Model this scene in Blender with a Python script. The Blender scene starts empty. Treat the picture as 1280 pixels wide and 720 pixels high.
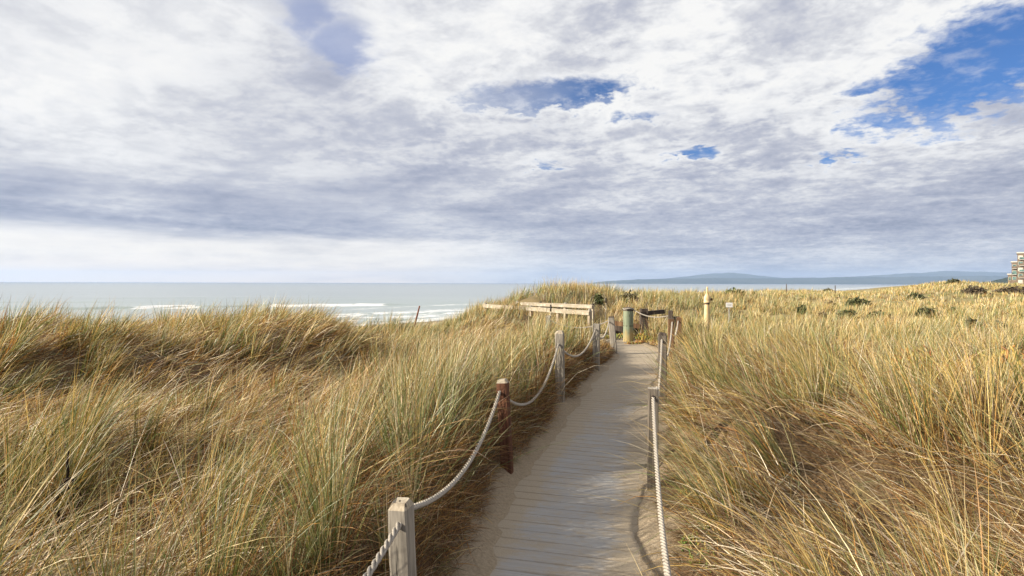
import bpy, bmesh, math, random
import numpy as np
from mathutils import Vector, Matrix

random.seed(7)
rng = np.random.default_rng(11)
sc = bpy.context.scene
C = sc.collection
R = math.radians
CAM_Z = 1.75
F = 700.0          # focal length in pixels of the 1280 wide photograph
HY = 354.0         # horizon row

# ------------------------------------------------------------------ helpers
def tag(o, label=None, cat=None, group=None, kind=None):
    if label: o['label'] = label
    if cat: o['category'] = cat
    if group: o['group'] = group
    if kind: o['kind'] = kind
    return o

def empty(name, loc, rz=0.0):
    o = bpy.data.objects.new(name, None)
    o.empty_display_size = 0.2
    C.objects.link(o)
    o.location = loc
    o.rotation_euler = (0, 0, rz)
    return o

def obj(name, bm, mats, parent=None, smooth=False):
    me = bpy.data.meshes.new(name)
    bm.normal_update()
    bm.to_mesh(me); bm.free()
    if not isinstance(mats, (list, tuple)): mats = [mats]
    for m in mats: me.materials.append(m)
    if smooth:
        me.polygons.foreach_set('use_smooth', [True] * len(me.polygons))
    o = bpy.data.objects.new(name, me)
    C.objects.link(o)
    if parent is not None: o.parent = parent
    return o

def np_mesh(name, verts, faces_list, mats, attrs=None, smooth=False, mat_idx=None):
    """faces_list: list of int arrays (n,k)"""
    me = bpy.data.meshes.new(name)
    verts = np.asarray(verts, np.float32)
    me.vertices.add(len(verts))
    me.vertices.foreach_set('co', verts.ravel())
    nl = sum(f.size for f in faces_list); npoly = sum(len(f) for f in faces_list)
    me.loops.add(nl); me.polygons.add(npoly)
    me.loops.foreach_set('vertex_index', np.concatenate([f.ravel() for f in faces_list]).astype(np.int32))
    sizes = np.concatenate([np.full(len(f), f.shape[1]) for f in faces_list])
    starts = np.concatenate([[0], np.cumsum(sizes)[:-1]]).astype(np.int32)
    me.polygons.foreach_set('loop_start', starts)
    if smooth: me.polygons.foreach_set('use_smooth', np.ones(npoly, bool))
    if not isinstance(mats, (list, tuple)): mats = [mats]
    for m in mats: me.materials.append(m)
    if mat_idx is not None: me.polygons.foreach_set('material_index', np.asarray(mat_idx, np.int32))
    me.update(calc_edges=True)
    for k, v in (attrs or {}).items():
        v = np.asarray(v, np.float32)
        if v.ndim == 1:
            a = me.attributes.new(k, 'FLOAT', 'POINT'); a.data.foreach_set('value', v)
        else:
            a = me.attributes.new(k, 'FLOAT_COLOR', 'POINT')
            c4 = np.ones((len(v), 4), np.float32); c4[:, :3] = v
            a.data.foreach_set('color', c4.ravel())
    me.validate()
    o = bpy.data.objects.new(name, me)
    C.objects.link(o)
    return o

def add_box(bm, cx, cy, cz, sx, sy, sz, rz=0.0, taper=1.0, mi=0, rot=None):
    M = Matrix.Translation((cx, cy, cz)) @ (rot if rot is not None else Matrix.Rotation(rz, 4, 'Z'))
    vs = []
    for z in (-.5, .5):
        t = taper if z > 0 else 1.0
        for x, y in ((-.5, -.5), (.5, -.5), (.5, .5), (-.5, .5)):
            vs.append(bm.verts.new(M @ Vector((x * sx * t, y * sy * t, z * sz))))
    fs = [(0, 3, 2, 1), (4, 5, 6, 7), (0, 1, 5, 4), (1, 2, 6, 5), (2, 3, 7, 6), (3, 0, 4, 7)]
    out = []
    for f in fs:
        q = bm.faces.new([vs[i] for i in f]); q.material_index = mi; out.append(q)
    return vs, out

def beam(bm, a, b, w, h, mi=0):
    """box beam from a to b, w = horizontal thickness, h = vertical"""
    a, b = Vector(a), Vector(b)
    d = (b - a); L = d.length; d.normalize()
    side = d.cross(Vector((0, 0, 1))).normalized(); up = side.cross(d)
    M = Matrix((d, side, up)).transposed().to_4x4()
    m = (a + b) / 2
    return add_box(bm, m.x, m.y, m.z, L, w, h, rot=M, mi=mi)

def add_lathe(bm, prof, n=20, cx=0, cy=0, mi=0):
    rings = []
    for r, z in prof:
        if r < 1e-5: rings.append([bm.verts.new((cx, cy, z))])
        else: rings.append([bm.verts.new((cx + r * math.cos(2 * math.pi * i / n), cy + r * math.sin(2 * math.pi * i / n), z)) for i in range(n)])
    for a, b in zip(rings, rings[1:]):
        for i in range(n):
            j = (i + 1) % n
            if len(a) == 1 and len(b) == 1: continue
            if len(a) == 1: f = bm.faces.new((a[0], b[j], b[i]))
            elif len(b) == 1: f = bm.faces.new((a[i], a[j], b[0]))
            else: f = bm.faces.new((a[i], a[j], b[j], b[i]))
            f.material_index = mi; f.smooth = True

def add_tube(bm, pts, rad, n=6, mi=0, cap=True):
    pts = [Vector(p) for p in pts]
    rings = []
    for i, p in enumerate(pts):
        t = (pts[min(i + 1, len(pts) - 1)] - pts[max(i - 1, 0)]).normalized()
        ref = Vector((0, 0, 1)) if abs(t.z) < .95 else Vector((1, 0, 0))
        s = t.cross(ref).normalized(); u = s.cross(t)
        r = rad[i] if hasattr(rad, '__len__') else rad
        rings.append([bm.verts.new(p + s * (r * math.cos(2 * math.pi * k / n)) + u * (r * math.sin(2 * math.pi * k / n))) for k in range(n)])
    for a, b in zip(rings, rings[1:]):
        for k in range(n):
            f = bm.faces.new((a[k], a[(k + 1) % n], b[(k + 1) % n], b[k])); f.material_index = mi; f.smooth = True
    if cap:
        bm.faces.new(rings[0][::-1]).material_index = mi
        bm.faces.new(rings[-1]).material_index = mi

def smooth(a, b, x):
    t = np.clip((x - a) / (b - a), 0, 1)
    return t * t * (3 - 2 * t)

# 2-D gradient noise
_perm = rng.permutation(4096).astype(np.int64)
_ga = rng.uniform(0, 2 * np.pi, 4096)
def noise(x, y):
    x = np.asarray(x, float); y = np.asarray(y, float)
    xi = np.floor(x).astype(np.int64); yi = np.floor(y).astype(np.int64)
    xf = x - xi; yf = y - yi
    def g(ix, iy):
        h = _perm[(_perm[ix & 4095] + iy) & 4095]
        return np.cos(_ga[h]), np.sin(_ga[h])
    u = xf**3 * (xf * (xf * 6 - 15) + 10); v = yf**3 * (yf * (yf * 6 - 15) + 10)
    def dp(ax, ay, dx, dy):
        gx, gy = g(xi + ax, yi + ay); return gx * dx + gy * dy
    a = dp(0, 0, xf, yf); b = dp(1, 0, xf - 1, yf); c = dp(0, 1, xf, yf - 1); d = dp(1, 1, xf - 1, yf - 1)
    return ((a + (b - a) * u) + ((c + (d - c) * u) - (a + (b - a) * u)) * v) * 1.5
def fbm(x, y, o=4):
    s = 0; a = 1.0; t = 0
    for i in range(o):
        s = s + a * noise(x * 2**i + 17.3 * i, y * 2**i - 9.1 * i); t += a; a *= .5
    return s / t

# ------------------------------------------------------------------ node helpers
def new_mat(name):
    m = bpy.data.materials.new(name); m.use_nodes = True
    nt = m.node_tree
    for n in list(nt.nodes): nt.nodes.remove(n)
    return m, nt

class N:
    def __init__(self, nt): self.nt = nt
    def node(self, t, **kw):
        n = self.nt.nodes.new(t)
        for k, v in kw.items(): setattr(n, k, v)
        return n
    def put(self, sock, v):
        if isinstance(v, bpy.types.NodeSocket): self.nt.links.new(v, sock)
        elif v is not None:
            if hasattr(sock.default_value, '__len__') and not hasattr(v, '__len__'): v = (v,) * len(sock.default_value)
            if hasattr(sock.default_value, '__len__') and len(sock.default_value) == 4 and len(v) == 3: v = (*v, 1)
            sock.default_value = v
    def math(self, op, a, b=None, c=None, clamp=False):
        n = self.node('ShaderNodeMath', operation=op, use_clamp=clamp)
        self.put(n.inputs[0], a)
        if b is not None: self.put(n.inputs[1], b)
        if c is not None: self.put(n.inputs[2], c)
        return n.outputs[0]
    def add(self, a, b): return self.math('ADD', a, b)
    def sub(self, a, b): return self.math('SUBTRACT', a, b)
    def mul(self, a, b): return self.math('MULTIPLY', a, b)
    def sstep(self, x, lo, hi, a=0.0, b=1.0):
        n = self.node('ShaderNodeMapRange', interpolation_type='SMOOTHSTEP')
        self.put(n.inputs[0], x); self.put(n.inputs[1], lo); self.put(n.inputs[2], hi); self.put(n.inputs[3], a); self.put(n.inputs[4], b)
        return n.outputs[0]
    def lin(self, x, lo, hi, a=0.0, b=1.0):
        n = self.node('ShaderNodeMapRange')
        self.put(n.inputs[0], x); self.put(n.inputs[1], lo); self.put(n.inputs[2], hi); self.put(n.inputs[3], a); self.put(n.inputs[4], b)
        return n.outputs[0]
    def mix(self, f, a, b, bt='MIX'):
        n = self.node('ShaderNodeMix', data_type='RGBA', blend_type=bt)
        self.put(n.inputs[0], f); self.put(n.inputs[6], a); self.put(n.inputs[7], b)
        return n.outputs[2]
    def noise(self, vec, scale, detail=4, rough=.55, dist=0.0, out=0):
        n = self.node('ShaderNodeTexNoise')
        if vec is not None: self.put(n.inputs['Vector'], vec)
        self.put(n.inputs['Scale'], scale); self.put(n.inputs['Detail'], detail); self.put(n.inputs['Roughness'], rough); self.put(n.inputs['Distortion'], dist)
        return n.outputs[out]
    def xyz(self, x, y, z):
        n = self.node('ShaderNodeCombineXYZ')
        self.put(n.inputs[0], x); self.put(n.inputs[1], y); self.put(n.inputs[2], z)
        return n.outputs[0]
    def sep(self, v):
        n = self.node('ShaderNodeSeparateXYZ'); self.put(n.inputs[0], v); return n.outputs
    def ramp(self, f, stops, interp='LINEAR'):
        n = self.node('ShaderNodeValToRGB'); cr = n.color_ramp; cr.interpolation = interp
        while len(cr.elements) < len(stops): cr.elements.new(.5)
        for e, (p, c) in zip(cr.elements, stops):
            e.position = p; e.color = (*c, 1) if len(c) == 3 else c
        self.put(n.inputs[0], f); return n.outputs[0]
    def mapv(self, vec, scale=(1, 1, 1), rot=(0, 0, 0)):
        n = self.node('ShaderNodeMapping'); self.put(n.inputs[0], vec)
        n.inputs['Scale'].default_value = scale; n.inputs['Rotation'].default_value = rot
        return n.outputs[0]
    def coords(self, which='Object'):
        return self.node('ShaderNodeTexCoord').outputs[which]
    def attr(self, name, out='Fac'):
        return self.node('ShaderNodeAttribute', attribute_name=name).outputs[out]
    def bsdf(self, color, rough=.8, spec=.3, bump=None, bstr=.3, bdist=.01):
        p = self.node('ShaderNodeBsdfPrincipled')
        self.put(p.inputs['Base Color'], color); self.put(p.inputs['Roughness'], rough)
        p.inputs['Specular IOR Level'].default_value = spec
        if bump is not None:
            b = self.node('ShaderNodeBump'); b.inputs['Strength'].default_value = bstr; b.inputs['Distance'].default_value = bdist
            self.put(b.inputs['Height'], bump); self.nt.links.new(b.outputs[0], p.inputs['Normal'])
        return p.outputs[0]
    def out(self, s):
        o = self.node('ShaderNodeOutputMaterial'); self.nt.links.new(s, o.inputs[0]); return o

def lin(c):  # sRGB 0-255 to linear
    return tuple(((v / 255) / 12.92 if v / 255 <= .04045 else ((v / 255 + .055) / 1.055) ** 2.4) for v in c)

def wood(name, base, dark, pale, rough=.85, zgrain=True, seed=0.0):
    m, nt = new_mat(name); n = N(nt)
    co = n.coords('Object')
    loc = n.node('ShaderNodeObjectInfo').outputs['Random']
    off = n.xyz(n.mul(loc, 13.0), n.mul(loc, 7.0), n.add(n.mul(loc, 3.0), seed))
    va = n.node('ShaderNodeVectorMath', operation='ADD'); n.put(va.inputs[0], co); n.put(va.inputs[1], off)
    v = va.outputs[0]
    sc_ = (60, 60, 3.0) if zgrain else (3.0, 60, 60)
    g = n.noise(n.mapv(v, sc_), 1.0, 5, .6)
    b = n.noise(n.mapv(v, tuple(s * .12 for s in sc_)), 1.0, 4, .6)
    c1 = n.mix(n.sstep(g, .35, .7), dark, base)
    c2 = n.mix(n.sstep(b, .45, .75), c1, pale)
    crack = n.noise(n.mapv(v, tuple(s * .7 for s in sc_)), 1.3, 3, .5)
    c3 = n.mix(n.sstep(crack, .30, .36, 1, 0), c2, tuple(x * .35 for x in dark))
    n.out(n.bsdf(c3, rough, .2, g, .5, .004))
    return m

M = {}
M['grey_wood'] = wood('grey_wood', (.33, .295, .245), (.18, .16, .135), (.44, .40, .34))
M['end_grain'] = wood('end_grain', (.42, .36, .27), (.27, .22, .16), (.5, .45, .36))
M['rust_wood'] = wood('rust_wood', (.145, .062, .034), (.068, .029, .018), (.21, .10, .058))
M['brown_wood'] = wood('brown_wood', (.17, .09, .045), (.08, .045, .025), (.25, .15, .08))
M['old_wood'] = wood('old_wood', (.15, .125, .10), (.07, .058, .047), (.23, .20, .165))
M['dark_wood'] = wood('dark_wood', (.085, .065, .05), (.04, .03, .024), (.13, .10, .08))
M['green_wood'] = wood('green_wood', (.21, .245, .165), (.14, .165, .115), (.30, .31, .21))
_nt = M['green_wood'].node_tree; _n = N(_nt); _p = [q for q in _nt.nodes if q.type == 'BSDF_PRINCIPLED'][0]
_src = _p.inputs['Base Color'].links[0].from_socket; _oc = _n.coords('Object'); _z = _n.sep(_oc)[2]
_nz = _n.noise(_n.mapv(_oc, (9, 9, 2.2)), 1.0, 4, .6)
_bare = _n.sstep(_n.add(_z, _n.mul(_n.sub(_nz, .5), -.9)), .42, .10)       # paint worn off near the foot
_c = _n.mix(_bare, _src, (.34, .26, .12))
_scar = _n.mul(_n.sstep(_n.math('ABSOLUTE', _n.sub(_z, .475)), .016, .006), _n.sstep(_nz, .42, .55))
_c = _n.mix(_scar, _c, (.04, .03, .02))
_nt.links.new(_c, _p.inputs['Base Color'])
M['pale_rail'] = wood('pale_rail', (.40, .345, .265), (.27, .23, .17), (.49, .44, .36), zgrain=False)
M['pale_post'] = wood('pale_post', (.40, .33, .24), (.25, .20, .15), (.5, .44, .34))
M['cream_paint'] = wood('cream_paint', (.62, .50, .30), (.46, .32, .15), (.74, .64, .44))
M['red_stake'] = wood('red_stake', (.20, .07, .04), (.11, .04, .025), (.26, .12, .07))

def simple(name, col, rough=.7, spec=.3, nscale=30, var=.25):
    m, nt = new_mat(name); n = N(nt)
    f = n.noise(n.coords('Object'), nscale, 4, .6)
    c = n.mix(n.sstep(f, .3, .7), tuple(v * (1 - var) for v in col), tuple(min(1, v * (1 + var)) for v in col))
    n.out(n.bsdf(c, rough, spec)); return m
M['rope'] = simple('rope', (.34, .305, .26), .9, .1, 160, .25)
M['black_iron'] = simple('black_iron', (.02, .018, .016), .6, .3)
M['bark_dark'] = simple('bark_dark', (.022, .014, .011), .9, .1, 60)
M['sign_white'] = simple('sign_white', (.80, .79, .76), .5, .3, 20, .05)
M['sign_mark'] = simple('sign_mark', (.45, .44, .43), .6)
M['steel'] = simple('steel', (.35, .35, .33), .5)

# ------------------------------------------------------------------ layout maths
def px2(px, d):           # lateral metres for a column of the photo at depth d
    return (px - 640.0) / F * d
def zpx(py, d):
    return CAM_Z - (py - HY) / F * d

CEN = [(-1.1, -3.0), (-.77, -1.2), (-.40, .6), (-.08, 2.0), (.24, 3.35), (.63, 4.95), (1.10, 6.6), (1.93, 9.7), (2.32, 10.9), (3.06, 13.4), (3.16, 15.2), (2.95, 17.2), (2.15, 19.3), (.9, 20.7), (-.3, 21.9)]
def catmull(P, step=.05):
    P = [np.array(p, float) for p in P]; out = []
    for i in range(len(P) - 1):
        p0 = P[max(i - 1, 0)]; p1 = P[i]; p2 = P[i + 1]; p3 = P[min(i + 2, len(P) - 1)]
        n = max(2, int(np.linalg.norm(p2 - p1) / step))
        for k in range(n):
            t = k / n
            out.append(.5 * ((2 * p1) + (-p0 + p2) * t + (2 * p0 - 5 * p1 + 4 * p2 - p3) * t * t + (-p0 + 3 * p1 - 3 * p2 + p3) * t**3))
    out.append(P[-1]); return np.array(out)
PATH = catmull(CEN)
PT = np.gradient(PATH, axis=0); PT /= np.linalg.norm(PT, axis=1)[:, None]
PARC = np.concatenate([[0], np.cumsum(np.linalg.norm(np.diff(PATH, axis=0), axis=1))])
def path_s(x, y):
    """signed offset right of the path's centre line (m)"""
    x = np.asarray(x, float).ravel(); y = np.asarray(y, float).ravel()
    s = np.full(x.shape, 99.0)
    near = (np.abs(x) < 14) & (y > -5) & (y < 34)
    idx = np.nonzero(near)[0]
    P = PATH[::3]; T = PT[::3]
    for k in range(0, len(idx), 4000):
        ii = idx[k:k + 4000]
        dx = x[ii, None] - P[None, :, 0]; dy = y[ii, None] - P[None, :, 1]
        j = np.argmin(dx * dx + dy * dy, axis=1); a = np.arange(len(ii))
        sgn = np.sign(dx[a, j] * T[j, 1] - dy[a, j] * T[j, 0])
        s[ii] = sgn * np.sqrt(dx[a, j]**2 + dy[a, j]**2)
    far = ~near
    s[far] = np.where(x[far] < 0, -99, 99)
    return s

def coast(x, y):
    return (x + 22) * .8 - (y - 110) * .6

SEA_Z = -6.3
# skyline of the dunes: photo column -> row of the grass tops
SKX = np.array([-500, -100, 0, 100, 180, 250, 330, 390, 420, 470, 540, 575, 600, 640, 680, 720, 742, 765, 800, 860, 920, 1000, 1040, 1080, 1120, 1160, 1190, 1240, 1290, 1400, 1800], float)
SKY = np.array([396, 394, 393, 393, 391, 382, 380, 385, 399, 408, 411, 394, 379, 367, 354, 352, 356, 362, 363, 364, 362, 363, 363, 364, 359, 353, 350, 352, 353, 354, 356], float)
def crest_d(px):
    k = (px - 640) / F
    den = .6 - .8 * k
    d = np.where(den > .165, (83.6 - 69.5) / np.maximum(den, .02), 90.0)
    return np.clip(d, 8.0, 90.0)

HUM = [(-7.0, 9.4, 1.3, .9, .30), (-9.6, 11.0, 1.4, 1.0, .25), (-4.4, 11.4, 1.3, .8, .36), (-5.6, 7.7, 1.7, .8, -.48), (-3.2, 9.3, 1.5, .8, -.50), (-1.7, 11.0, 1.1, 1.6, -.34),
       (-3.6, 4.6, 1.0, .6, .12), (-2.3, 4.2, .6, .5, -.18), (3.9, 5.0, .7, .6, .16), (4.6, 3.9, .8, .5, -.2), (3.0, 8.2, 1.2, .8, .12), (5.5, 8.6, 1.6, .8, -.15)]
def terrain(x, y, micro=True):
    x = np.asarray(x, float); y = np.asarray(y, float)
    shp = x.shape; x = x.ravel(); y = y.ravel()
    s = path_s(x, y)
    r = np.hypot(x, y)
    c = coast(x, y)
    a = np.arctan2(x, y)
    px = 640 + F * np.tan(np.clip(a, -1.2, 1.2))
    dd = r * np.cos(np.clip(a, -1.2, 1.2))
    # near field
    und = .34 * fbm(x / 4.2 + 3, y / 4.2, 3) + .34 * fbm(x / 1.5, y / 1.5 + 8, 2)
    left = .36 + und - .22 * smooth(9, 14, dd) * smooth(470, 560, px)
    right = np.interp(dd, [0, 6, 10, 17, 26, 40, 80], [.36, .36, .16, -.12, -.20, -.10, .5]) + .8 * und + .55 * fbm(x / 13 + 3, y / 11 + 8, 3) * smooth(12, 30, dd)
    # gentle hollow in the left field and behind the near tussocks
    left = left - .42 * np.exp(-(((x + 4.6) / 2.3)**2 + ((y - 7.3) / 2.0)**2)) + .26 * np.exp(-(((x + 7.6) / 1.5)**2 + ((y - 9.2) / 1.3)**2))
    left = left - .25 * np.exp(-(((x + 2.6) / .8)**2 + ((y - 3.0) / .6)**2))
    right = right - .25 * np.exp(-(((x - 2.5) / .8)**2 + ((y - 3.3) / .8)**2)) + .16 * np.exp(-(((x - 2.5) / 1.0)**2 + ((y - 5.2) / .9)**2))
    base = np.where(s < 0, left, right)
    # crest target
    cd = crest_d(px)
    rows = np.interp(px, SKX, SKY)
    gh = np.clip(.50 - .002 * cd, .34, .50) + .20 * smooth(20, 13, cd) * smooth(560, 480, px)
    cz = CAM_Z - (rows - HY) / F * cd - gh
    front = (np.abs(a) < 1.15)
    lo = .35 + .30 * smooth(540, 600, px) * smooth(800, 745, px) + .12 * smooth(780, 860, px)
    t = smooth(lo, .97, dd / cd) * np.where(front, 1, smooth(1.5, 1.15, np.abs(a)))
    wob = .35 * fbm(x / 9., y / 9. + 40, 3) * smooth(14, 45, r)
    h = base * (1 - t) + (cz + .35 * und * (1 - smooth(20, 50, r))) * t + wob * (1 - t) 
    for hx, hy, ax, ay, hh in HUM:
        h = h + hh * np.exp(-(((x - hx) / ax)**2 + ((y - hy) / ay)**2))
    # beyond crest on seaward side: fall to the beach
    beach = np.clip(SEA_Z + .055 * c, -14, 40)
    fall = smooth(68.5, 52, c)
    h = h * (1 - fall) + np.minimum(beach, h) * fall
    h = np.where(c < 52, np.minimum(beach, -2.5), h)
    # beyond the inland crest: stay low
    inl = smooth(1.05, 1.5, dd / cd) * (c > 60) * front
    h = h - inl * np.clip(h - .3, 0, 9) * .8
    # path corridor
    sl = -s
    wl = .56 + .06 * noise(x * 1.3, y * 1.3) + .05 * noise(x * 5, y * 5) - .12 * smooth(4.6, 3.2, y) * (s < 0)
    corr_l = np.where(s < 0, smooth(wl + .02, wl + .62, sl), smooth(wl + .05, wl + .75, s))
    edge = -.030 + .085 * smooth(wl - .20, wl + .12, np.abs(s))
    h = np.where(np.abs(s) < 4, h * corr_l + edge * (1 - corr_l), h)
    if micro:
        m = smooth(wl - .1, wl + .15, np.abs(s))
        h = h + m * smooth(30, 10, r) * (.02 * noise(x * 6, y * 6) + .010 * noise(x * 17, y * 17))
    return h.reshape(shp)
def gz(x, y): return float(terrain(np.array([x]), np.array([y]), False)[0])

# ------------------------------------------------------------------ ground
az = np.concatenate([np.linspace(-56, 56, 500), np.linspace(56, 304, 160)[1:-1]]) * math.pi / 180
rr = np.concatenate([[.12], np.geomspace(.45, 40, 300), np.geomspace(40, 14000, 150)[1:]])
A, RR = np.meshgrid(az, rr)
X = RR * np.sin(A); Y = RR * np.cos(A)
Z = terrain(X, Y)
na = len(az); nr = len(rr)
V = np.stack([X, Y, Z], -1).reshape(-1, 3)
i0 = np.arange(nr - 1)[:, None] * na + np.arange(na)[None, :]
i1 = np.arange(nr - 1)[:, None] * na + (np.arange(na)[None, :] + 1) % na
quads = np.stack([i0, i0 + na, i1 + na, i1], -1).reshape(-1, 4)[:, ::-1]
quads = quads[:, ::-1]
c_attr = coast(X, Y).ravel()
s_attr = path_s(X, Y); s_attr = np.abs(s_attr) + .12 * smooth(4.6, 3.2, Y.ravel()) * (s_attr < 0)
mg, nt = new_mat('dune_ground'); n = N(nt)
pos = n.node('ShaderNodeNewGeometry').outputs['Position']
s_ = n.attr('pathdist'); cc = n.attr('inland')
nb = n.noise(pos, 3.0, 5, .6); nf = n.noise(pos, 45, 4, .65); nl = n.noise(pos, .35, 4, .6)
grain = n.noise(pos, 260, 2, .6)
sand = n.mix(n.sstep(nf, .3, .75), (.26, .205, .14), (.38, .31, .22))
sand = n.mix(n.sstep(grain, .35, .7, 0, .35), sand, (.15, .11, .075))
litter = n.mix(n.sstep(nf, .3, .7), (.065, .040, .022), (.19, .13, .07))
litter = n.mix(n.sstep(nb, .5, .75, 0, .6), litter, (.12, .12, .05))
edge = n.sstep(n.add(s_, n.mul(n.sub(nb, .5), .45)), .60, .80)
col = n.mix(edge, sand, litter)
deb = n.noise(pos, 95, 3, .7)
col = n.mix(n.mul(n.sstep(deb, .58, .66), n.sstep(s_, .45, .75)), col, (.09, .06, .035))
far = n.mix(n.sstep(nl, .35, .65), (.33, .26, .13), (.22, .19, .09))
dist = n.attr('dist')
col = n.mix(n.sstep(dist, 12, 40), col, far)
wet = n.sstep(cc, 2, 14)
bsand = n.mix(wet, (.20, .17, .14), (.42, .35, .26))
col = n.mix(n.sstep(cc, 60, 54), col, bsand)
n.out(n.bsdf(col, .95, .15, nf, .6, .02))
g = np_mesh('ground', V, [quads], mg, {'pathdist': s_attr, 'inland': c_attr, 'dist': RR.ravel()}, smooth=True)
tag(g, 'sandy dune ground under the grass sloping down to the beach', 'ground', kind='structure')

# ------------------------------------------------------------------ boardwalk path
mp, nt = new_mat('sandy_boards'); n = N(nt)
uv = n.attr('pathuv', 'Vector'); ux, uy, uz = n.sep(uv)
pos = n.node('ShaderNodeNewGeometry').outputs['Position']
rnd = n.attr('plank')
gvec = n.xyz(n.mul(ux, 2.2), n.mul(uy, 75), n.mul(rnd, 40))
gr = n.noise(gvec, 1.0, 6, .65)
wd = n.ramp(gr, [(.25, (.25, .245, .24)), (.5, (.335, .33, .325)), (.75, (.41, .40, .385))])
wd = n.mix(n.mul(rnd, .35), wd, (.34, .30, .255))
big = n.noise(pos, 1.7, 5, .62); med = n.noise(n.xyz(n.mul(ux, 3.0), n.mul(uy, 11), 0), 1.0, 6, .7); fine = n.noise(pos, 150, 3, .7)
far_ = n.lin(uy, 8.5, 14.5)
sside = n.sstep(n.math('ABSOLUTE', ux), .20, .58)
sf = n.add(n.add(n.mul(big, .9), n.mul(med, .75)), n.add(n.mul(sside, .66), n.mul(far_, .42)))
worn = n.noise(n.xyz(n.mul(ux, 16), n.mul(uy, 26), n.mul(rnd, 9)), 1.0, 4, .65)
sf = n.sstep(n.add(sf, n.mul(n.sub(worn, .5), .75)), .70, 1.16)
gap = n.attr('gap')
sf = n.math('MAXIMUM', sf, 0.0)
sandc = n.mix(n.sstep(fine, .3, .7), (.30, .245, .175), (.41, .34, .25))
col = n.mix(n.mul(sf, .93), wd, sandc)
jn = n.sstep(n.add(gap, n.add(n.mul(n.sub(med, .5), 2.6), n.mul(n.sub(big, .5), 2.4))), .55, 1.15)
col = n.mix(n.mul(jn, n.lin(uy, 9, 14, .42, .12)), col, (.24, .19, .135))
spots = n.noise(pos, 34, 3, .6)
col = n.mix(n.sstep(spots, .70, .74), col, (.10, .075, .05))
n.out(n.bsdf(col, .9, .15, n.add(n.mul(gr, .22), n.mul(fine, .6)), .5, .004))
pv = []; pq = []; puv = []; prnd = []; pgap = []
arc = 0.0; total = PARC[-1]; k = 0
def at_arc(a):
    p = np.array([np.interp(a, PARC, PATH[:, 0]), np.interp(a, PARC, PATH[:, 1])])
    t = np.array([np.interp(a, PARC, PT[:, 0]), np.interp(a, PARC, PT[:, 1])]); t /= np.linalg.norm(t)
    return p, t
rp = random.Random(3)
while arc < total - .4:
    w = .138 + rp.uniform(-.004, .004)
    gapw = .0015 if (k % 9) else .008
    r0 = rp.random(); tz = rp.uniform(-.0008, .0008); sk = rp.uniform(-.006, .006)
    hw = .68
    NX = 13
    rows = [(0.0, -.006, 1), (.005, 0.0, 1), (.016, .0008, 0), (w * .5, .001, 0), (w - .016, .0008, 0), (w - .005, 0.0, 1), (w, -.006, 1)]
    b0 = len(pv)
    for (o, dz, gp) in rows:
        for i in range(NX):
            u = -hw + 2 * hw * i / (NX - 1)
            p, t = at_arc(arc + o + sk * u)
            nrm = np.array([t[1], -t[0]])
            q = p + nrm * u
            pv.append((q[0], q[1], .004 + dz + tz)); puv.append((u, arc + o, 0)); prnd.append(r0); pgap.append(gp)
    for a_ in range(len(rows) - 1):
        for i in range(NX - 1):
            v0 = b0 + a_ * NX + i
            pq.append((v0, v0 + 1, v0 + NX + 1, v0 + NX))
    arc += w + gapw; k += 1
o = np_mesh('path', np.array(pv), [np.array(pq)], mp, {'pathuv': np.array(puv), 'plank': np.array(prnd), 'gap': np.array(pgap)})
tag(o, 'weathered grey board path dusted with sand between the rope posts', 'path', kind='structure')

# ------------------------------------------------------------------ sea
saz = np.linspace(-105, 75, 420) * math.pi / 180
sr = np.concatenate([np.geomspace(45, 90, 60)[:-1], np.geomspace(90, 330, 520)[:-1], np.geomspace(330, 15500, 260)])
A, RR = np.meshgrid(saz, sr)
X = RR * np.sin(A); Y = RR * np.cos(A)
def seg_dist(x, y, pts):
    """signed distance (positive = shoreward of the line) and running parameter"""
    best = np.full(x.shape, 1e9); sg = np.zeros(x.shape); par = np.zeros(x.shape); acc = 0
    for (x0, y0), (x1, y1) in zip(pts, pts[1:]):
        dx, dy = x1 - x0, y1 - y0; L = math.hypot(dx, dy)
        t = np.clip(((x - x0) * dx + (y - y0) * dy) / L**2, 0, 1)
        ex, ey = x - x0 - t * dx, y - y0 - t * dy
        d = np.hypot(ex, ey); s = np.sign(ex * dy - ey * dx)
        m = d < best
        best = np.where(m, d, best); sg = np.where(m, s, sg); par = np.where(m, acc + t * L, par); acc += L
    return best * sg, par, acc
def P(px, py):
    d = (CAM_Z - SEA_Z) * F / (py - HY + .6); return (px2(px, d), d)
Z = np.full(X.shape, SEA_Z)
foam = np.zeros(X.shape)
waves = [([P(-120, 391), P(60, 389), P(200, 386.5), P(300, 384.5), P(400, 383), P(490, 381.5), P(530, 381)], .95, 'w1'),
         ([P(380, 399), P(430, 394.5), P(480, 393), P(530, 392), P(600, 391), P(680, 386)], .5, 'w2'),
         ([P(250, 369), P(420, 368), P(640, 368.5)], .4, 'w4'),
         ([P(-300, 383), P(0, 380), P(170, 379)], .4, 'w5'),
         ([P(-60, 376), P(150, 374.5), P(330, 373), P(500, 372)], .35, 'w3')]
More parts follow.
